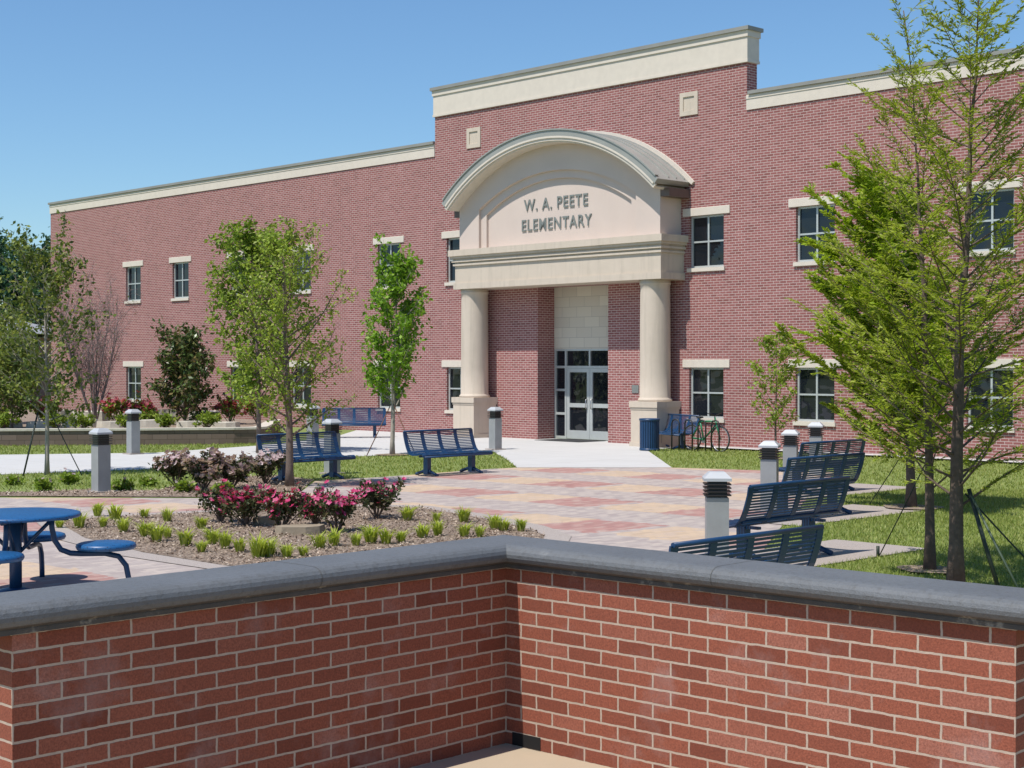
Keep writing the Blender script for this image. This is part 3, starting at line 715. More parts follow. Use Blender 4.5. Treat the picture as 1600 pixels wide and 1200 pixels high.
# ---------------------------------------------------------------- benches
def make_bench(L=1.83, nsec=4):
    # local: x along the bench, -y is the way the sitter faces
    r = empty('blue_bench', (0, 0, 0))
    back = [(.33, .87), (.315, .78), (.285, .68), (.25, .58), (.205, .49)]
    seat = [(.205, .49), (.15, .435), (.06, .415), (-.06, .42), (-.15, .44), (-.215, .445), (-.255, .42), (-.26, .385)]
    def sample(P, step):
        out = []; acc = 0; 
        for i in range(len(P)-1):
            a, b = Vector(P[i]), Vector(P[i+1]); l = (b-a).length; 
            while acc < l: out.append((a + (b-a)*(acc/l), (b-a).normalized())); acc += step
            acc -= l
        return out
    def ribs(P, wd, th, name, x):
        mb = MB(); n = len(P)
        for i in range(n-1):
            (y0, z0), (y1, z1) = P[i], P[i+1]
            t = Vector((y1-y0, z1-z0)).normalized(); nn = Vector((-t.y, t.x))*th/2
            q = [(y0+nn.x, z0+nn.y), (y1+nn.x, z1+nn.y), (y1-nn.x, z1-nn.y), (y0-nn.x, z0-nn.y)]
            for k in range(4):
                a, b = q[k], q[(k+1) % 4]
                mb.face([(x-wd/2, *a), (x-wd/2, *b), (x+wd/2, *b), (x+wd/2, *a)])
            mb.face([(x-wd/2, *p) for p in q][::-1]); mb.face([(x+wd/2, *p) for p in q])
        return mb
    def slats(P, step, wd, th, skipfirst):
        mb = MB(); S_ = sample(P, step)
        for k, (c, t) in enumerate(S_):
            if k < skipfirst: continue
            nn = Vector((-t.y, t.x))*th/2; tt = t*wd/2
            q = [c+tt+nn, c+tt-nn, c-tt-nn, c-tt+nn]
            for j in range(4):
                a, b = q[j], q[(j+1) % 4]
                mb.face([(-L/2, a.x, a.y), (L/2, a.x, a.y), (L/2, b.x, b.y), (-L/2, b.x, b.y)])
        return mb
    m1 = slats(back, .034, .021, .008, 1)
    bk = m1.build('backrest', M['blue'], r)
    m2 = slats(seat, .036, .024, .006, 0); st = m2.build('seat', M['blue'], r)
    xs_ = [-L/2 + L*i/nsec for i in range(nsec+1)]
    fr = MB()
    for i, x in enumerate(xs_):
        wd = .085 if 0 < i < nsec else .09
        for P in (back, seat):
            t_ = ribs(P, wd, .016, '', x); 
            off = len(fr.v); fr.v += t_.v; fr.f += [tuple(j+off for j in f) for f in t_.f]; fr.uv += t_.uv; fr.sm += t_.sm
    fr.tube([(-L/2-.02, .335, .875), (L/2+.02, .335, .875)], .021, 8); fr.tube([(-L/2-.02, -.262, .385), (L/2+.02, -.262, .385)], .019, 8)
    fr.tube([(-L/2, .205, .475), (L/2, .205, .475)], .018, 8)
    fr.tube([(-L/2, -.1, .395), (L/2, -.1, .395)], .018, 8)
    fr.build('frame', M['blue'], r)
    for x in (-L/2+.3, L/2-.3):
        lg = MB(); lg.box(x-.05, x+.05, -.06, .06, .03, .40); lg.box(x-.03, x+.03, -.2, .22, .375, .405)
        lg.tube([(x, -.3, .02), (x, -.22, .045), (x, -.08, .09), (x, 0, .11), (x, .1, .09), (x, .24, .045), (x, .32, .02)], .032, 8)
        lg.build('leg', M['blue'], r)
    return r
bench = make_bench()
axR = math.atan2(.694, .72)
# right group face up-left: forward (-.694,.72) ; local forward is -y -> rot = angle so that (0,-1)->(-.694,.72)
def rot_for(fx, fy): return math.atan2(fx, -fy)
benches = [((1.61, 12.04), rot_for(-.694, .72), 'blue slatted bench nearest the camera, seen from behind over the coping'),
    ((3.01, 17.44), rot_for(-.694, .72), 'blue slatted bench second nearest in the right-hand line, seen from behind'),
    ((4.30, 22.29), rot_for(-.694, .72), 'blue slatted bench third nearest in the right-hand line, seen from behind'),
    ((5.28, 26.5), rot_for(-.694, .72), 'dark blue bench farthest in the right-hand line, seen from behind'),
    ((-1.25, 30.8), rot_for(.72, -.694), 'blue four-section bench on the grass edge left of the entrance walk'),
    ((-3.88, 29.2), rot_for(.72, -.694), 'blue bench behind the slender tree trunk, leftmost at the plaza'),
    ((-4.75, 46.2), rot_for(.1, -1), 'greyish blue bench standing against the school wall'),
    ((4.15, 40.3), rot_for(-.9, -.4), 'small far blue bench seen end-on beside the right portico pedestal')]
for i, ((x, y), rz, lab) in enumerate(benches):
    o = bench if i == 0 else copy_tree(bench)
    o.location = (x, y, .012 if i < 4 else .004); o.rotation_euler.z = rz
    tag(o, lab, 'bench', 'blue metal benches around the plaza')
# trash can
t = empty('trash_can', (3.52, 39.3, .008), 0, 'blue slatted round litter bin by the right portico pedestal', 'trash can')
mb = MB()
for k in range(26):
    a = 2*math.pi*k/26; Mx = Matrix.Rotation(a, 4, 'Z'); mb.box(.235, .25, -.022, .022, .04, .78, Mx)
mb.build('slat_body', M['blue'], t)
mb = MB(); mb.lathe((0, 0, 0), [(.22, .05), (.225, .74), (.21, .74), (.2, .1)], 24); mb.build('liner', M['dark'], t)
mb = MB(); mb.lathe((0, 0, 0), [(.262, .76), (.27, .79), (.26, .82), (.21, .82), (.2, .78)], 26); mb.build('rim', M['blue'], t)
mb = MB(); mb.lathe((0, 0, 0), [(.255, 0), (.262, .03), (.255, .06)], 26); mb.build('base_ring', M['blue'], t)

# ---------------------------------------------------------------- picnic table
t = empty('picnic_table', (-4.79, 14.8, .004), R(4), 'round blue perforated picnic table with attached round seats at left edge', 'table')
mb = MB(); mb.lathe((0, 0, 0), [(.01, .725), (.58, .725), (.607, .728), (.615, .745), (.605, .762), (.58, .768), (.01, .768)], 48); mb.build('tabletop', M['blue_perf'], t)
mb = MB(); mb.tube([(0, 0, 0), (0, 0, .74)], .06, 12); mb.lathe((0, 0, 0), [(.2, 0), (.2, .02), (.08, .05)], 20)
for k in range(4):
    a = math.pi/2*k; c, s = math.cos(a), math.sin(a)
    mb.tube([(c*.02, s*.02, .70), (c*.5, s*.5, .715)], .022, 8)
mb.build('pedestal', M['blue'], t)
for k in range(4):
    a = math.pi/2*k; c, s = math.cos(a), math.sin(a)
    st = MB(); st.lathe((c*.86, s*.86, 0), [(.01, .41), (.24, .41), (.275, .415), (.288, .44), (.278, .465), (.25, .475), (.01, .482)], 36); so_ = st.build('seat', M['blue_perf'], t)
    ar = MB(); pp = [(.34, .72), (.345, .62), (.37, .50), (.43, .41), (.52, .375), (.62, .37), (.85, .37), (.98, .34), (1.05, .25), (1.075, .12), (1.08, 0)]
    ar.tube([(c*r_, s*r_, z_) for r_, z_ in pp], .027, 8); ar.tube([(c*.34, s*.34, .70), (c*.05, s*.05, .40)], .02, 6)
    ar.build('arm', M['blue'], t)

# ---------------------------------------------------------------- bicycle and rack
bk = empty('bicycle', (4.92, 38.95, 0), R(-52), 'green bicycle parked against the school wall below a ground floor window', 'bicycle')
def wheel(x):
    mb = MB(); mb.tube([(x+.32*math.cos(2*math.pi*k/28), 0, .33+.32*math.sin(2*math.pi*k/28)) for k in range(29)], .019, 6, False); t_ = mb.build('wheel', M['rubber'], bk)
    mb = MB()
    mb.tube([(x+.295*math.cos(2*math.pi*k/28), 0, .33+.295*math.sin(2*math.pi*k/28)) for k in range(29)], .01, 5, False); mb.build('rim', M['chrome'], t_)
    mb = MB(); 
    for k in range(14):
        a = 2*math.pi*k/14; mb.tube([(x, .01*(-1)**k, .33), (x+.29*math.cos(a), 0, .33+.29*math.sin(a))], .0025, 3, False)
    mb.build('spokes', M['chrome'], t_)
wheel(-.5); wheel(.5)
mb = MB()
for a, b in (((-.5, 0, .33), (-.08, 0, .3)), ((-.5, 0, .33), (-.2, 0, .74)), ((-.08, 0, .3), (-.22, 0, .82)), ((-.08, 0, .3), (.34, 0, .68)), ((-.2, 0, .76), (.33, 0, .78)), ((.5, 0, .33), (.31, 0, .88))): mb.tube([a, b], .022, 8)
mb.build('frame', M['bike_green'], bk)
mb = MB(); mb.tube([(.31, -.26, .98), (.33, -.1, .95), (.31, 0, .9), (.33, .1, .95), (.31, .26, .98)], .014, 6); mb.build('handlebar', M['dark'], bk)
mb = MB(); mb.lathe((-.22, 0, 0), [(.02, .83), (.1, .85), (.09, .885), (.02, .89)], 12); mb.build('saddle', M['dark'], bk)
mb = MB(); mb.lathe((0, 0, 0), [(.09, -.005), (.09, .005)], 16); o = mb.build('chainring', M['chrome'], bk); o.location = (-.08, .0, .3); o.rotation_euler = (R(90), 0, 0)
rk = empty('bike_rack', (4.55, 39.15, 0), R(-44), 'low steel bicycle rack behind the green bicycle', 'bicycle rack')
mb = MB()
for k in range(4):
    x = -.6+k*.42; mb.tube([(x, 0, 0), (x, 0, .7), (x+.04, 0, .78), (x+.12, 0, .8), (x+.2, 0, .78), (x+.24, 0, .7), (x+.24, 0, 0)], .02, 6)
mb.build('hoops', M['dark'], rk)

# ---------------------------------------------------------------- vegetation
UP = Vector((0, 0, 1))
def rv(rng): 
    while True:
        v = Vector((rng.uniform(-1, 1), rng.uniform(-1, 1), rng.uniform(-1, 1)))
        if .05 < v.length < 1: return v.normalized()
def grow(rng, p, d, L, n, curl=.0, wob=.08):
    pts = [p.copy()]; d = d.normalized()
    for i in range(n):
        d = (d + UP*curl/n + rv(rng)*wob).normalized(); p = p + d*(L/n); pts.append(p.copy())
    return pts
def at_path(P, t):
    f = t*(len(P)-1); i = min(int(f), len(P)-2); return P[i].lerp(P[i+1], f-i), (P[i+1]-P[i]).normalized()

def cypress(base, H, r0, seed, leafm, label, zlo=.14, nb=60, spread=1.6, dens=1.0, lean=(0, 0), top=.2, LL=(.05, .09), WW=.017, side=None, barkm='bark', elev=(28, 50), crown_pow=.75, fr=.8):
    fr0 = fr; rng = random.Random(seed); T_ = empty('cypress_tree', base, 0, label, 'tree', 'young bald cypress trees at the right')
    tr = MB(); lf = MB(); n = 14; P = []
    for i in range(n+1):
        t = i/n; P.append(Vector((lean[0]*t*t + rng.uniform(-1, 1)*.02*H*.3*t, lean[1]*t*t + rng.uniform(-1, 1)*.02*H*.3*t, H*t)))
    P[0].z = -.05
    tr.tube(P, [max(.006, r0*(1-t_/n)**1.15 * (1.35 if t_ == 0 else 1)) for t_ in range(n+1)], 10)
    fr_ = [fr]
    def strokes(Q, step, t0=0., ll=LL):
        Lq = sum((Q[i+1]-Q[i]).length for i in range(len(Q)-1)); k = max(2, int(Lq/step))
        for j in range(k):
            t = t0 + (1-t0)*(j+rng.random())/k
            if rng.random() > fr_[0]+.15: continue
            q, dq = at_path(Q, min(.999, t)); sd = dq.cross(UP)
            if sd.length < .1: sd = Vector((1, 0, 0))
            sd.normalize()
            for s in (-1, 1):
                d = (dq*.75 + sd*s*rng.uniform(.5, 1.0) + UP*rng.uniform(-.35, .3)).normalized()
                lf.leaf(q, d, (UP + rv(rng)*.7).normalized(), rng.uniform(*ll), WW*rng.uniform(.7, 1.2))
    for b in range(nb):
        t = zlo + (1-zlo)*((b + rng.random()*.8)/nb)**.92; t = min(t, .985)
        az = b*2.39996 + rng.uniform(-.5, .5)
        p, _ = at_path(P, t); u = (t-zlo)/(1-zlo)
        Lb = (spread*(1-u)**crown_pow + top) * rng.uniform(.65, 1.12)
        if u < .08: Lb *= .7
        if side: Lb *= 1 + side[1]*math.cos(az-side[0])
        e = R(rng.uniform(*elev) + 12*u); fr = fr0*(1 - .25*max(0, u-.35)/.65); fr_[0] = fr
        if u > .4 and rng.random() < .12: continue
        d = Vector((math.cos(az)*math.cos(e), math.sin(az)*math.cos(e), math.sin(e)))
        Q = grow(rng, p, d, Lb, 7, .1, .07); r1 = max(.0045, r0*.2*(1-u)**.6)*min(1, .5+Lb/2)
        tr.tube(Q, [r1*(1-.8*i/7) for i in range(8)], 5, False)
        strokes(Q, .035/dens, .22)
        nt_ = int(Lb/.085*dens) + 1
        for k in range(nt_):
            tt = .15 + .85*(k+rng.random())/nt_
            if rng.random() > fr: continue
            q, dq = at_path(Q, min(.999, tt)); sd = dq.cross(UP).normalized()*(1 if k % 2 else -1)
            dd = (dq*rng.uniform(.5, .9) + sd*rng.uniform(.5, 1.) + UP*rng.uniform(-.25, .4)).normalized()
            Lt = rng.uniform(.12, .34)*(1.15-.5*tt)*min(1.2, .5+Lb*.5)
            W_ = grow(rng, q, dd, Lt, 3, -.1, .1)
            tr.tube(W_, [.0035, .003, .0025, .002], 3, False); strokes(W_, .020/dens)
            if Lt > .2 and rng.random() < .6:
                q2, d2 = at_path(W_, .5); W2 = grow(rng, q2, (d2 + rv(rng)*.8).normalized(), Lt*.6, 2, 0, .1); strokes(W2, .022/dens)
    tr.build('trunk', M['bark_cyp'], T_); lf.build('crown', M[leafm], T_)
    return T_

def broad(name, base, H, r0, seed, leafm, label, cat='tree', group=None, zlo=.2, nb=26, prof=None, dens=1., leafsz=(.06, .1), barkm='bark', twigs=7, clump=.16, per=26, elev=(20, 55), trunkpow=.8, aspect=.6, bare=False, ntr=1, fan=0):
    rng = random.Random(seed); T_ = empty(name, base, 0, label, cat, group); tr = MB(); lf = MB()
    stems = []
    for s in range(ntr):
        az = 2*math.pi*s/ntr + rng.uniform(-.3, .3); dd = Vector((math.cos(az)*fan, math.sin(az)*fan, 1)) if ntr > 1 else UP.copy()
        hs = H*(1 if ntr == 1 else rng.uniform(.8, 1)); P = grow(rng, Vector((0, 0, -.05)), dd, hs, 12, .15 if ntr > 1 else 0, .05 if ntr > 1 else .03); stems.append(P)
        tr.tube(P, [max(.005, r0*(1-i/12)**trunkpow * (1.25 if i == 0 else 1)) for i in range(13)], 8)
    for b in range(nb):
        P = stems[b % ntr]; u = ((b + rng.random())/nb); t = min(.98, zlo + (1-zlo)*u)
        p, _ = at_path(P, t); az = b*2.39996 + rng.uniform(-.6, .6); e = R(rng.uniform(*elev))
        Rr = prof(u)*rng.uniform(.7, 1.1); Lb = Rr/max(.35, math.cos(e))
        d = Vector((math.cos(az)*math.cos(e), math.sin(az)*math.cos(e), math.sin(e)))
        Q = grow(rng, p, d, Lb, 6, .25, .1); r1 = max(.004, r0*.33*(1-u)**.5)
        tr.tube(Q, [r1*(1-.8*i/6) for i in range(7)], 5, False)
        for k in range(twigs):
            tt = .2 + .8*(k+rng.random())/twigs; q, dq = at_path(Q, min(.999, tt))
            W_ = grow(rng, q, (dq*.6 + rv(rng)*.9).normalized(), rng.uniform(.15, .42)*min(1.3, .5+Rr*.5), 3, .1, .15)
            tr.tube(W_, [.005, .004, .003, .002], 3, False)
            if bare and rng.random() < .85: 
                for z in range(2):
                    q2, d2 = at_path(W_, rng.uniform(.3, .9)); tr.tube(grow(rng, q2, (d2+rv(rng)*.6).normalized(), .2, 2, .1, .1), [.003, .0025, .0015], 3, False)
                continue
            m_ = int(per*dens*rng.uniform(.4, 1.4))
            for j in range(m_):
                q2, d2 = at_path(W_, rng.random()); c = q2 + rv(rng)*clump*rng.random()
                ls = rng.uniform(*leafsz); lf.leaf(c, (rv(rng) + Vector((0, 0, -.2))).normalized(), (UP*1.0 + rv(rng)).normalized(), ls, ls*aspect)
    tr.build('trunk' if ntr == 1 else 'stems', M[barkm], T_)
    if lf.f: lf.build('crown', M[leafm], T_)
    return T_

# right-hand cypresses
cypress((4.31, 14.9, 0), 6.35, .076, 11, 'cyp', 'tallest nearest bald cypress at the right edge with dark guy straps', .12, 92, 1.8, 1.15, (.28, 0), .32, LL=(.04, .08), WW=.02, fr=.72, elev=(18, 42))
cypress((4.44, 16.3, 0), 5.95, .056, 23, 'cyp', 'slender bald cypress with leaning top just left of the tallest cypress', .14, 74, 1.6, 1.1, (-.3, 0), .3, LL=(.04, .08), WW=.021, fr=.62, elev=(22, 48))
cypress((6.11, 23.5, 0), 4.9, .078, 35, 'cyp2', 'dense bright lime cypress behind the two nearer cypress trees', .14, 120, 1.75, 1.4, (-.5, 0), .4, LL=(.06, .10), WW=.034, side=(3.14, .2), fr=.95, crown_pow=.55, elev=(15, 45))
T4 = broad('young_tree', (6.15, 35.8, 0), 2.85, .03, 44, 'olive', 'small wispy yellow-green tree close to the school wall right of the bicycle', 'tree', None, .2, 22, lambda u: .65*math.sin(math.pi*min(1, .15+u*.8))+.1, 1., (.07, .12), 'bark', 6, .14, 14)
for k, (x, y, r_) in enumerate(((4.31, 14.9, .42), (4.44, 16.3, .34), (6.11, 23.5, .45), (6.15, 35.8, .4), (-2.9, 37.2, .4))):
    sheet('mulch_ring', [(x + r_*(1+.12*math.sin(a*3+k))*math.cos(a), y + r_*(1+.12*math.cos(a*2+k))*math.sin(a)) for a in [2*math.pi*i/18 for i in range(18)]], .03, M['mulch'])
# left trees
broad('young_tree', (-4.0, 27.6, .016), 4.4, .075, 51, 'olive', 'wide airy yellow-green tree in front of the leftmost plaza bench', 'tree', None, .2, 42, lambda u: 1.2*math.sin(math.pi*min(1, .22+u*.75))**.8+.08, 1., (.055, .09), 'bark', 10, .16, 17, elev=(20, 55))
broad('young_tree', (-6.3, 38.2, 0), 5.2, .065, 62, 'elm', 'dense green tree behind the airy yellow-green tree at left', 'tree', None, .2, 46, lambda u: 1.22*math.sin(math.pi*min(1, .24+u*.7))**.7+.12, 1., (.09, .15), 'bark', 9, .2, 25, elev=(20, 60))
broad('young_tree', (-2.9, 37.2, 0), 4.55, .06, 73, 'maple', 'narrow bright green staked tree with pale trunk left of the portico', 'tree', None, .24, 50, lambda u: .8*math.sin(math.pi*min(1, .3+u*.66))**.7+.1, 1., (.09, .15), 'bark_pale', 7, .16, 17, elev=(30, 65))
broad('young_tree', (-9.3, 30.7, 0), 4.25, .05, 84, 'oakdark', 'dark leafed staked tree with thin pale trunk at the far left', 'tree', None, .26, 52, lambda u: 1.05*math.sin(math.pi*min(1, .25+u*.68))**.7+.14, 1., (.07, .12), 'bark_pale', 7, .18, 15, elev=(15, 60))
broad('crape_myrtle', (-12.5, 46.0, .38), 3.7, .035, 95, 'oakdark', 'almost leafless multi-stemmed crape myrtle rising from the raised bed', 'tree', None, .25, 150, lambda u: .4+.22*u, .25, (.06, .09), 'bark_twig', 10, .1, 5, elev=(50, 80), bare=True, ntr=9, fan=.32)
broad('magnolia_tree', (-9.9, 46.5, .38), 2.45, .05, 106, 'darkleaf', 'small dark glossy magnolia tree growing in the raised bed', 'tree', None, .05, 54, lambda u: .95*math.sin(math.pi*min(1, .28+u*.66))**.7+.1, 1., (.13, .2), 'bark', 8, .2, 12, elev=(15, 60), aspect=.5)
# far trees behind the low building
farspec = [((-37.5, 101, 0), 10.5, 4.2, 1, 'bluish green tree beyond the low building, leftmost of three'), ((-33.0, 96, 0), 9.2, 3.6, 2, 'bluish green tree beyond the low building, middle of three'), ((-28.3, 92, 0), 8.2, 3.0, 3, 'bluish green tree beyond the low building, nearest the school corner')]
for (b_p, h_, r_, sd, lab) in farspec:
    broad('background_tree', b_p, h_, .25, 200+sd, 'teal', lab, 'tree', 'trees beyond the low building', .2, 44, lambda u, r_=r_: r_*math.sin(math.pi*min(1, .25+u*.65))**.6+.2, 1., (.22, .36), 'bark', 10, .7, 26)
for k, (x, y, h_, lab) in enumerate((((-14.4), 44.2, 2.4, 'reddish green leafy shrub at the far left of the raised bed'), (-15.9, 47.5, 3.0, 'tall bushy green shrub behind the far left of the raised bed'))):
    broad('tall_shrub', (x, y, .38), h_, .04, 301+k, 'oakdark', lab, 'shrub', None, .05, 40, lambda u: 1.1*math.sin(math.pi*min(1, .3+u*.6))**.7+.1, 1., (.09, .14), 'bark', 8, .2, 20)

def shrub(name, base, rx, ry, hz, seed, leafm, flm, label, group, nleaf=900, nfl=120, lsz=(.03, .055), fsz=(.03, .05), stems=14, cat='shrub', flup=True):
    rng = random.Random(seed); T_ = empty(name, base, rng.uniform(0, 6), label, cat, group)
    tr = MB(); lf = MB(); fl = MB(); cl = []
    for s in range(stems):
        az = 2*math.pi*s/stems + rng.uniform(-.3, .3); ra = rng.uniform(.25, 1); d = Vector((math.cos(az)*ra*rx/hz, math.sin(az)*ra*ry/hz, rng.uniform(.7, 1.1)))
        L = hz*rng.uniform(.75, 1.12)*math.sqrt(1+ra*ra*(rx/hz)**2)*.85
        Q = grow(rng, Vector((0, 0, -.02)), d, L, 5, .1, .08); tr.tube(Q, [.012, .01, .008, .006, .005, .003], 4, False)
        cl.append(Q)
        for k in range(3):
            q, dq = at_path(Q, rng.uniform(.35, .85)); W_ = grow(rng, q, (dq+rv(rng)*.8).normalized(), L*rng.uniform(.25, .45), 3, .1, .1); tr.tube(W_, [.006, .005, .004, .003], 3, False); cl.append(W_)
    for j in range(nleaf):
        Q = rng.choice(cl); q, dq = at_path(Q, rng.uniform(.3, 1)**.8); q = q + rv(rng)*.07*rng.random()
        if q.z < .02: q.z = .03
        ls = rng.uniform(*lsz); lf.leaf(q, (rv(rng)+UP*.3).normalized(), (UP+rv(rng)).normalized(), ls*1.3, ls*.75)
    for j in range(nfl):
        Q = rng.choice(cl); q, dq = at_path(Q, rng.uniform(.72, 1)); q = q + rv(rng)*.06 + UP*.045
        fs = rng.uniform(*fsz); a0 = rng.random()*6; nn = (UP + Vector((-.3, -.9, 0))*.6 + rv(rng)*.8).normalized(); a1 = nn.cross(Vector((1, 0, .1))).normalized(); a2 = nn.cross(a1)
        for k in range(5):
            an = a0 + 2*math.pi*k/5; dd = (a1*math.cos(an)+a2*math.sin(an)+nn*.25).normalized(); fl.leaf(q, dd, nn, fs, fs*.9)
    tr.build('stems', M['bark'], T_); lf.build('foliage', M[leafm], T_)
    if fl.f: fl.build('blossoms', M[flm], T_)
    return T_
roses = [(345, 818, .32, .5, 'leftmost sparse low rose shrub with few pink blossoms'), (385, 824, .45, .52, 'pink rose shrub with bright magenta blooms second from the left'), (440, 832, .5, .56, 'tall pink rose shrub directly below the slender tree trunk'),
    (492, 822, .36, .45, 'low rose shrub right of the flat tan rock, between fuller ones'), (528, 832, .46, .52, 'dark pink rose shrub with reddish foliage right of the flat rock'), (588, 812, .42, .56, 'rightmost rose shrub with tall thin shoots')]
for k, (px, py, r_, h_, lab) in enumerate(roses):
    g_ = G(px, py); shrub('rose_shrub', (g_.x, g_.y, .016), r_, r_, h_, 400+k, 'shrub', 'pink', lab, 'pink rose shrubs in the front mulch bed', 1100, (25, 130, 120, 50, 90, 60)[k], (.035, .06), (.035, .055))
haws = [(275, 762, .42, .62, 'leftmost of the blush white flowering hawthorns'), (318, 768, .48, .62, 'blush white hawthorn in full bloom, second from the left'), (362, 765, .45, .58, 'blush white hawthorn with greener right side, third from left'), (415, 758, .45, .58, 'hawthorn with scattered blossoms just left of the slender tree trunk')]
for k, (px, py, r_, h_, lab) in enumerate(haws):
    g_ = G(px, py); shrub('hawthorn_shrub', (g_.x, g_.y, .016), r_, r_, h_, 500+k, 'shrub', 'blush', lab, 'blush hawthorn shrubs in the rear bed', 1300, (300, 320, 200, 110)[k], (.04, .065), (.05, .072))
reds = [(-11.9, 45.9, 'red flowering shrub left of the ground floor window in the raised bed'), (-11.1, 46.3, 'red flowering shrub under the leftmost ground floor window'), (-8.6, 46.9, 'red flowering shrub right of the magnolia'), (-7.9, 47.6, 'red flowering shrub nearest the airy trees in the raised bed'), (-13.9, 45.8, 'red flowering shrub behind the far left staked tree')]
for k, (x, y, lab) in enumerate(reds):
    shrub('red_flower_shrub', (x, y, .38), .55, .5, .85, 600+k, 'elm', 'redfl', lab, 'red flowering shrubs in the raised bed', 700, 130, (.06, .1), (.06, .1))
greens = [(-15.4, 43.0), (-14.3, 43.2), (-12.9, 43.3), (-12.2, 43.7), (-10.9, 43.4), (-9.9, 43.8), (-8.7, 43.9), (-9.0, 46.0), (-10.9, 45.9)]
for k, (x, y) in enumerate(greens):
    shrub('green_shrub', (x, y, .38), .5, .4, .42, 700+k, 'elm', 'redfl', 'low green perennial clump among the ledge stones of the raised bed', 'green perennials in the raised bed', 500, 0, (.06, .1))

# low groundcover clumps round the left bollard and in the rear bed
cov = [(20, 758), (66, 768), (108, 757), (192, 766), (232, 760), (290, 771), (345, 774)]
for k, (px, py) in enumerate(cov):
    g_ = G(px, py); shrub('low_shrub', (g_.x, g_.y, .016), .16+.04*(k*5 % 4), .16+.03*(k*3 % 4), .10+.03*(k*7 % 4), 740+k, 'elm', 'blush', 'low leafy green clump in the strip bed around the lone left bollard', 'low clumps in the rear strip bed', 420, 4 if k % 3 else 10, (.04, .08))

# lime liriope tufts: individual plants
tufts = [(97, 829), (119, 829), (160, 826), (181, 813), (196, 831), (220, 808), (223, 843), (264, 843), (294, 854), (331, 855), (378, 866), (417, 871), (475, 868), (526, 857), (577, 851), (628, 848),
    (681, 841), (681, 819), (725, 818), (728, 840), (770, 826), (785, 834), (814, 834), (640, 812), (262, 818), (310, 826), (150, 809), (243, 851), (312, 862), (354, 861), (398, 874), (447, 872), (501, 862), (552, 856), (603, 851), (655, 845), (755, 839)]
def tuft(seed):
    rng = random.Random(seed); mb = MB()
    for j in range(110):
        az = rng.random()*6.283; r_ = rng.random()*.05; p = Vector((math.cos(az)*r_, math.sin(az)*r_, 0)); out = Vector((math.cos(az+rng.uniform(-.5, .5)), math.sin(az), 0)).normalized()
        L = rng.uniform(.09, .21); sp = rng.uniform(.15, 1.0); wd = rng.uniform(.008, .013); sd = out.cross(UP)*wd/2
        a = p; b = p + out*L*sp*.35 + UP*L*.65; c = p + out*L*sp + UP*L*rng.uniform(.7, .95)
        i = len(mb.v); mb.v += [a-sd, a+sd, b+sd*1.2, b-sd*1.2, c]; mb.f += [(i, i+1, i+2, i+3), (i+3, i+2, i+4)]; mb.uv += [(0, 0)]*7; mb.sm += [False, False]
    return mb
tm = [tuft(800+k) for k in range(4)]; tmesh = []
order = sorted(range(len(tufts)), key=lambda i: tufts[i][0])
ordw = ['first', 'second', 'third', 'fourth', 'fifth', 'sixth', 'seventh', 'eighth', 'ninth', 'tenth', 'eleventh', 'twelfth', 'thirteenth', 'fourteenth', 'fifteenth', 'sixteenth', 'seventeenth', 'eighteenth', 'nineteenth', 'twentieth', 'twenty-first', 'twenty-second', 'twenty-third', 'twenty-fourth', 'twenty-fifth', 'twenty-sixth', 'twenty-seventh'] + ['twenty-eighth', 'twenty-ninth', 'thirtieth'] + ['thirty-' + q for q in ('first', 'second', 'third', 'fourth', 'fifth', 'sixth', 'seventh', 'eighth', 'ninth')] + ['fortieth', 'forty-first', 'forty-second']
for rank, i in enumerate(order):
    px, py = tufts[i]; g_ = G(px + ((rank*53) % 11 - 5), py + ((rank*29) % 7 - 3))
    if rank < 4: o = tm[rank].build('grass_tuft', M['lime']); tmesh.append(o)
    else: o = tmesh[rank % 4].copy(); scene.collection.objects.link(o)
    o.location = (g_.x, g_.y, .016); o.rotation_euler.z = rank*1.3; s_ = .8 + (rank*37 % 10)/16; o.scale = (s_, s_, s_*(.9+(rank*13 % 7)/20))
    tag(o, 'lime green grass tuft in the front mulch bed, %s counting from the left' % ordw[rank], 'plant', 'lime grass tufts in the front mulch bed')

# mulch chips, grass blades: stuff
rng = random.Random(9)
mb = MB()
def chips(P, n, smin, smax):
    x0, x1 = min(p[0] for p in P), max(p[0] for p in P); y0, y1 = min(p[1] for p in P), max(p[1] for p in P); k = 0
    while k < n:
        x, y = rng.uniform(x0, x1), rng.uniform(y0, y1)
        if not inpoly(x, y, P): continue
        k += 1; d = Vector((rng.uniform(-1, 1), rng.uniform(-1, 1), rng.uniform(-.25, .5))).normalized(); L = rng.uniform(smin, smax)
        mb.leaf(Vector((x, y, rng.uniform(.018, .04))), d, (UP+rv(rng)*.7).normalized(), L, L*rng.uniform(.3, .6))
chips(BED, 22000, .015, .055); chips(HBED, 6000, .02, .06)
tag(mb.build('mulch_chips', M['chips']), 'tan and brown bark chips covering the planting beds', 'mulch', kind='stuff')
mb = MB(); hard = [PLAZA, WALK, BED, HBED] + PADS
def blades(x0, x1, y0, y1, n, L0, L1, wd):
    for k in range(n):
        x, y = rng.uniform(x0, x1), rng.uniform(y0, y1)
        if abs(x) > y*.37+5: continue
        if any(inpoly(x, y, P) for P in hard): continue
        if (x-2.02)*.7213 + (y-44)*.6926 > -.5 : continue
        d = Vector((rng.uniform(-1, 1), rng.uniform(-1, 1), 1.3)).normalized(); L = rng.uniform(L0, L1); s = d.cross(rv(rng)).normalized()*wd/2
        p = Vector((x, y, 0)); i = len(mb.v); mb.v += [p-s, p+s, p+d*L]; mb.f.append((i, i+1, i+2)); mb.uv += [(0, 0)]*3; mb.sm.append(False)
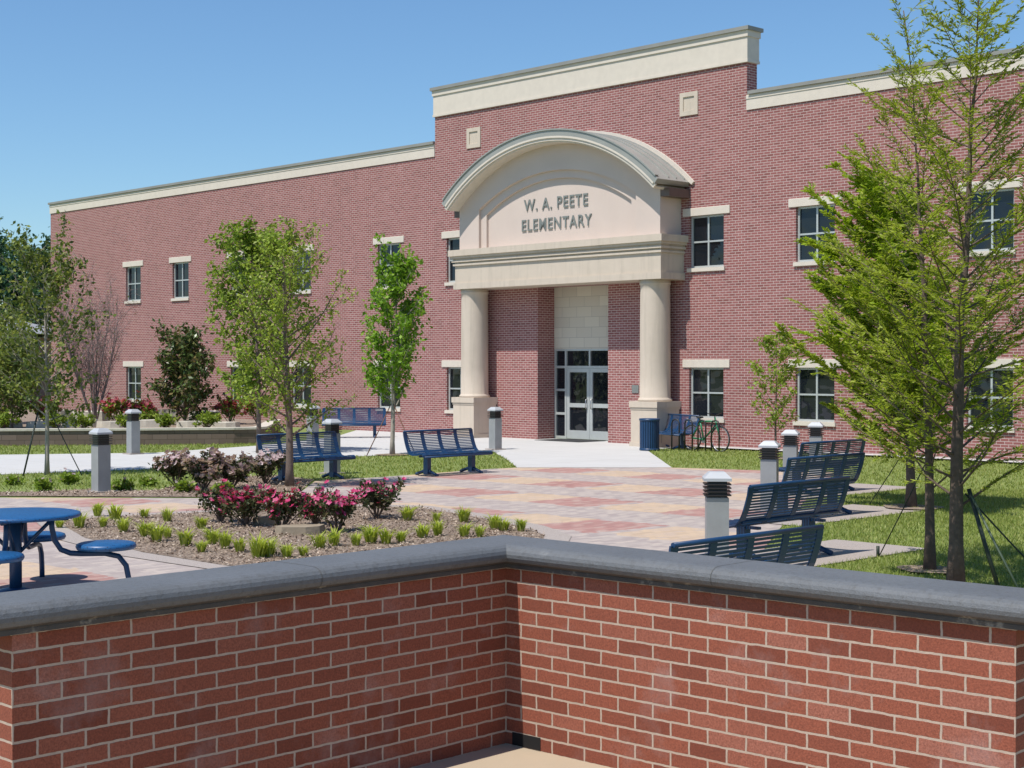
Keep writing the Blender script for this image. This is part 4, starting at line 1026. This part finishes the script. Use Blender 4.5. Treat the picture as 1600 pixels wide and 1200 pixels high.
blades(1.5, 7.5, 10.5, 18, 70000, .03, .065, .010); blades(2.2, 9, 5.5, 10.5, 25000, .035, .065, .014); blades(7.5, 13, 8, 18, 30000, .035, .07, .016); blades(2.5, 10.5, 18, 27, 70000, .03, .07, .014); blades(10.5, 16, 18, 27, 25000, .04, .08, .022); blades(-19, 19, 27, 44, 120000, .04, .08, .022)
tag(mb.build('grass', M['grass']), 'short mown lawn grass', 'grass', kind='stuff')

# ---------------------------------------------------------------- guy lines and stakes
def line(name, a, b, r, mat, lab, cat, group):
    mb = MB(); a = Vector(a); b = Vector(b); mb.tube([Vector((0, 0, 0)), (b-a)*.5 + Vector((0, 0, -.01)), b-a], r, 6); o = mb.build(name, M[mat]); o.location = a; return tag(o, lab, cat, group)
GG = 'guy stakes of the young trees'
line('tree_stake', (4.66, 14.62, 0), (4.42, 14.85, 1.0), .021, 'stake', 'thick dark stake leaning on the tallest cypress from the right', 'tree stake', GG)
line('tree_stake', (4.78, 14.3, 0), (4.44, 14.82, .93), .012, 'stake_green', 'thin green stake leaning on the tallest cypress', 'tree stake', GG)
line('guy_wire', (5.3, 14.9, 0), (4.40, 14.9, .95), .009, 'stake', 'dark guy strap running down to the right from the tallest cypress', 'guy wire', GG)
line('guy_wire', (4.18, 17.5, 0), (4.42, 16.4, 1.15), .007, 'stake', 'thin guy wire running down to the left from the slender cypress', 'guy wire', GG)
line('tree_stake', (4.18, 17.52, 0), (4.18, 17.52, .13), .02, 'stake', 'short dark peg anchoring the slender cypress guy wire', 'tree stake', GG)
line('guy_wire', (5.55, 23.9, 0), (6.08, 23.5, 1.0), .007, 'stake', 'thin guy wire left of the dense bright cypress', 'guy wire', GG)
line('guy_wire', (-3.5, 36.9, 0), (-2.93, 37.2, 1.25), .012, 'rust', 'brown guy wire left of the pale trunk of the narrow bright tree', 'guy wire', GG)
line('guy_wire', (-2.3, 36.9, 0), (-2.87, 37.2, 1.25), .012, 'rust', 'brown guy wire right of the pale trunk of the narrow bright tree', 'guy wire', GG)
line('tree_stake', (-9.65, 30.3, 0), (-9.45, 30.6, 1.25), .018, 'stake', 'dark stake left of the thin pale trunk at far left', 'tree stake', GG)
line('guy_wire', (-8.55, 30.5, 0), (-9.25, 30.7, 1.3), .01, 'stake', 'thin wire right of the thin pale trunk at far left', 'guy wire', GG)
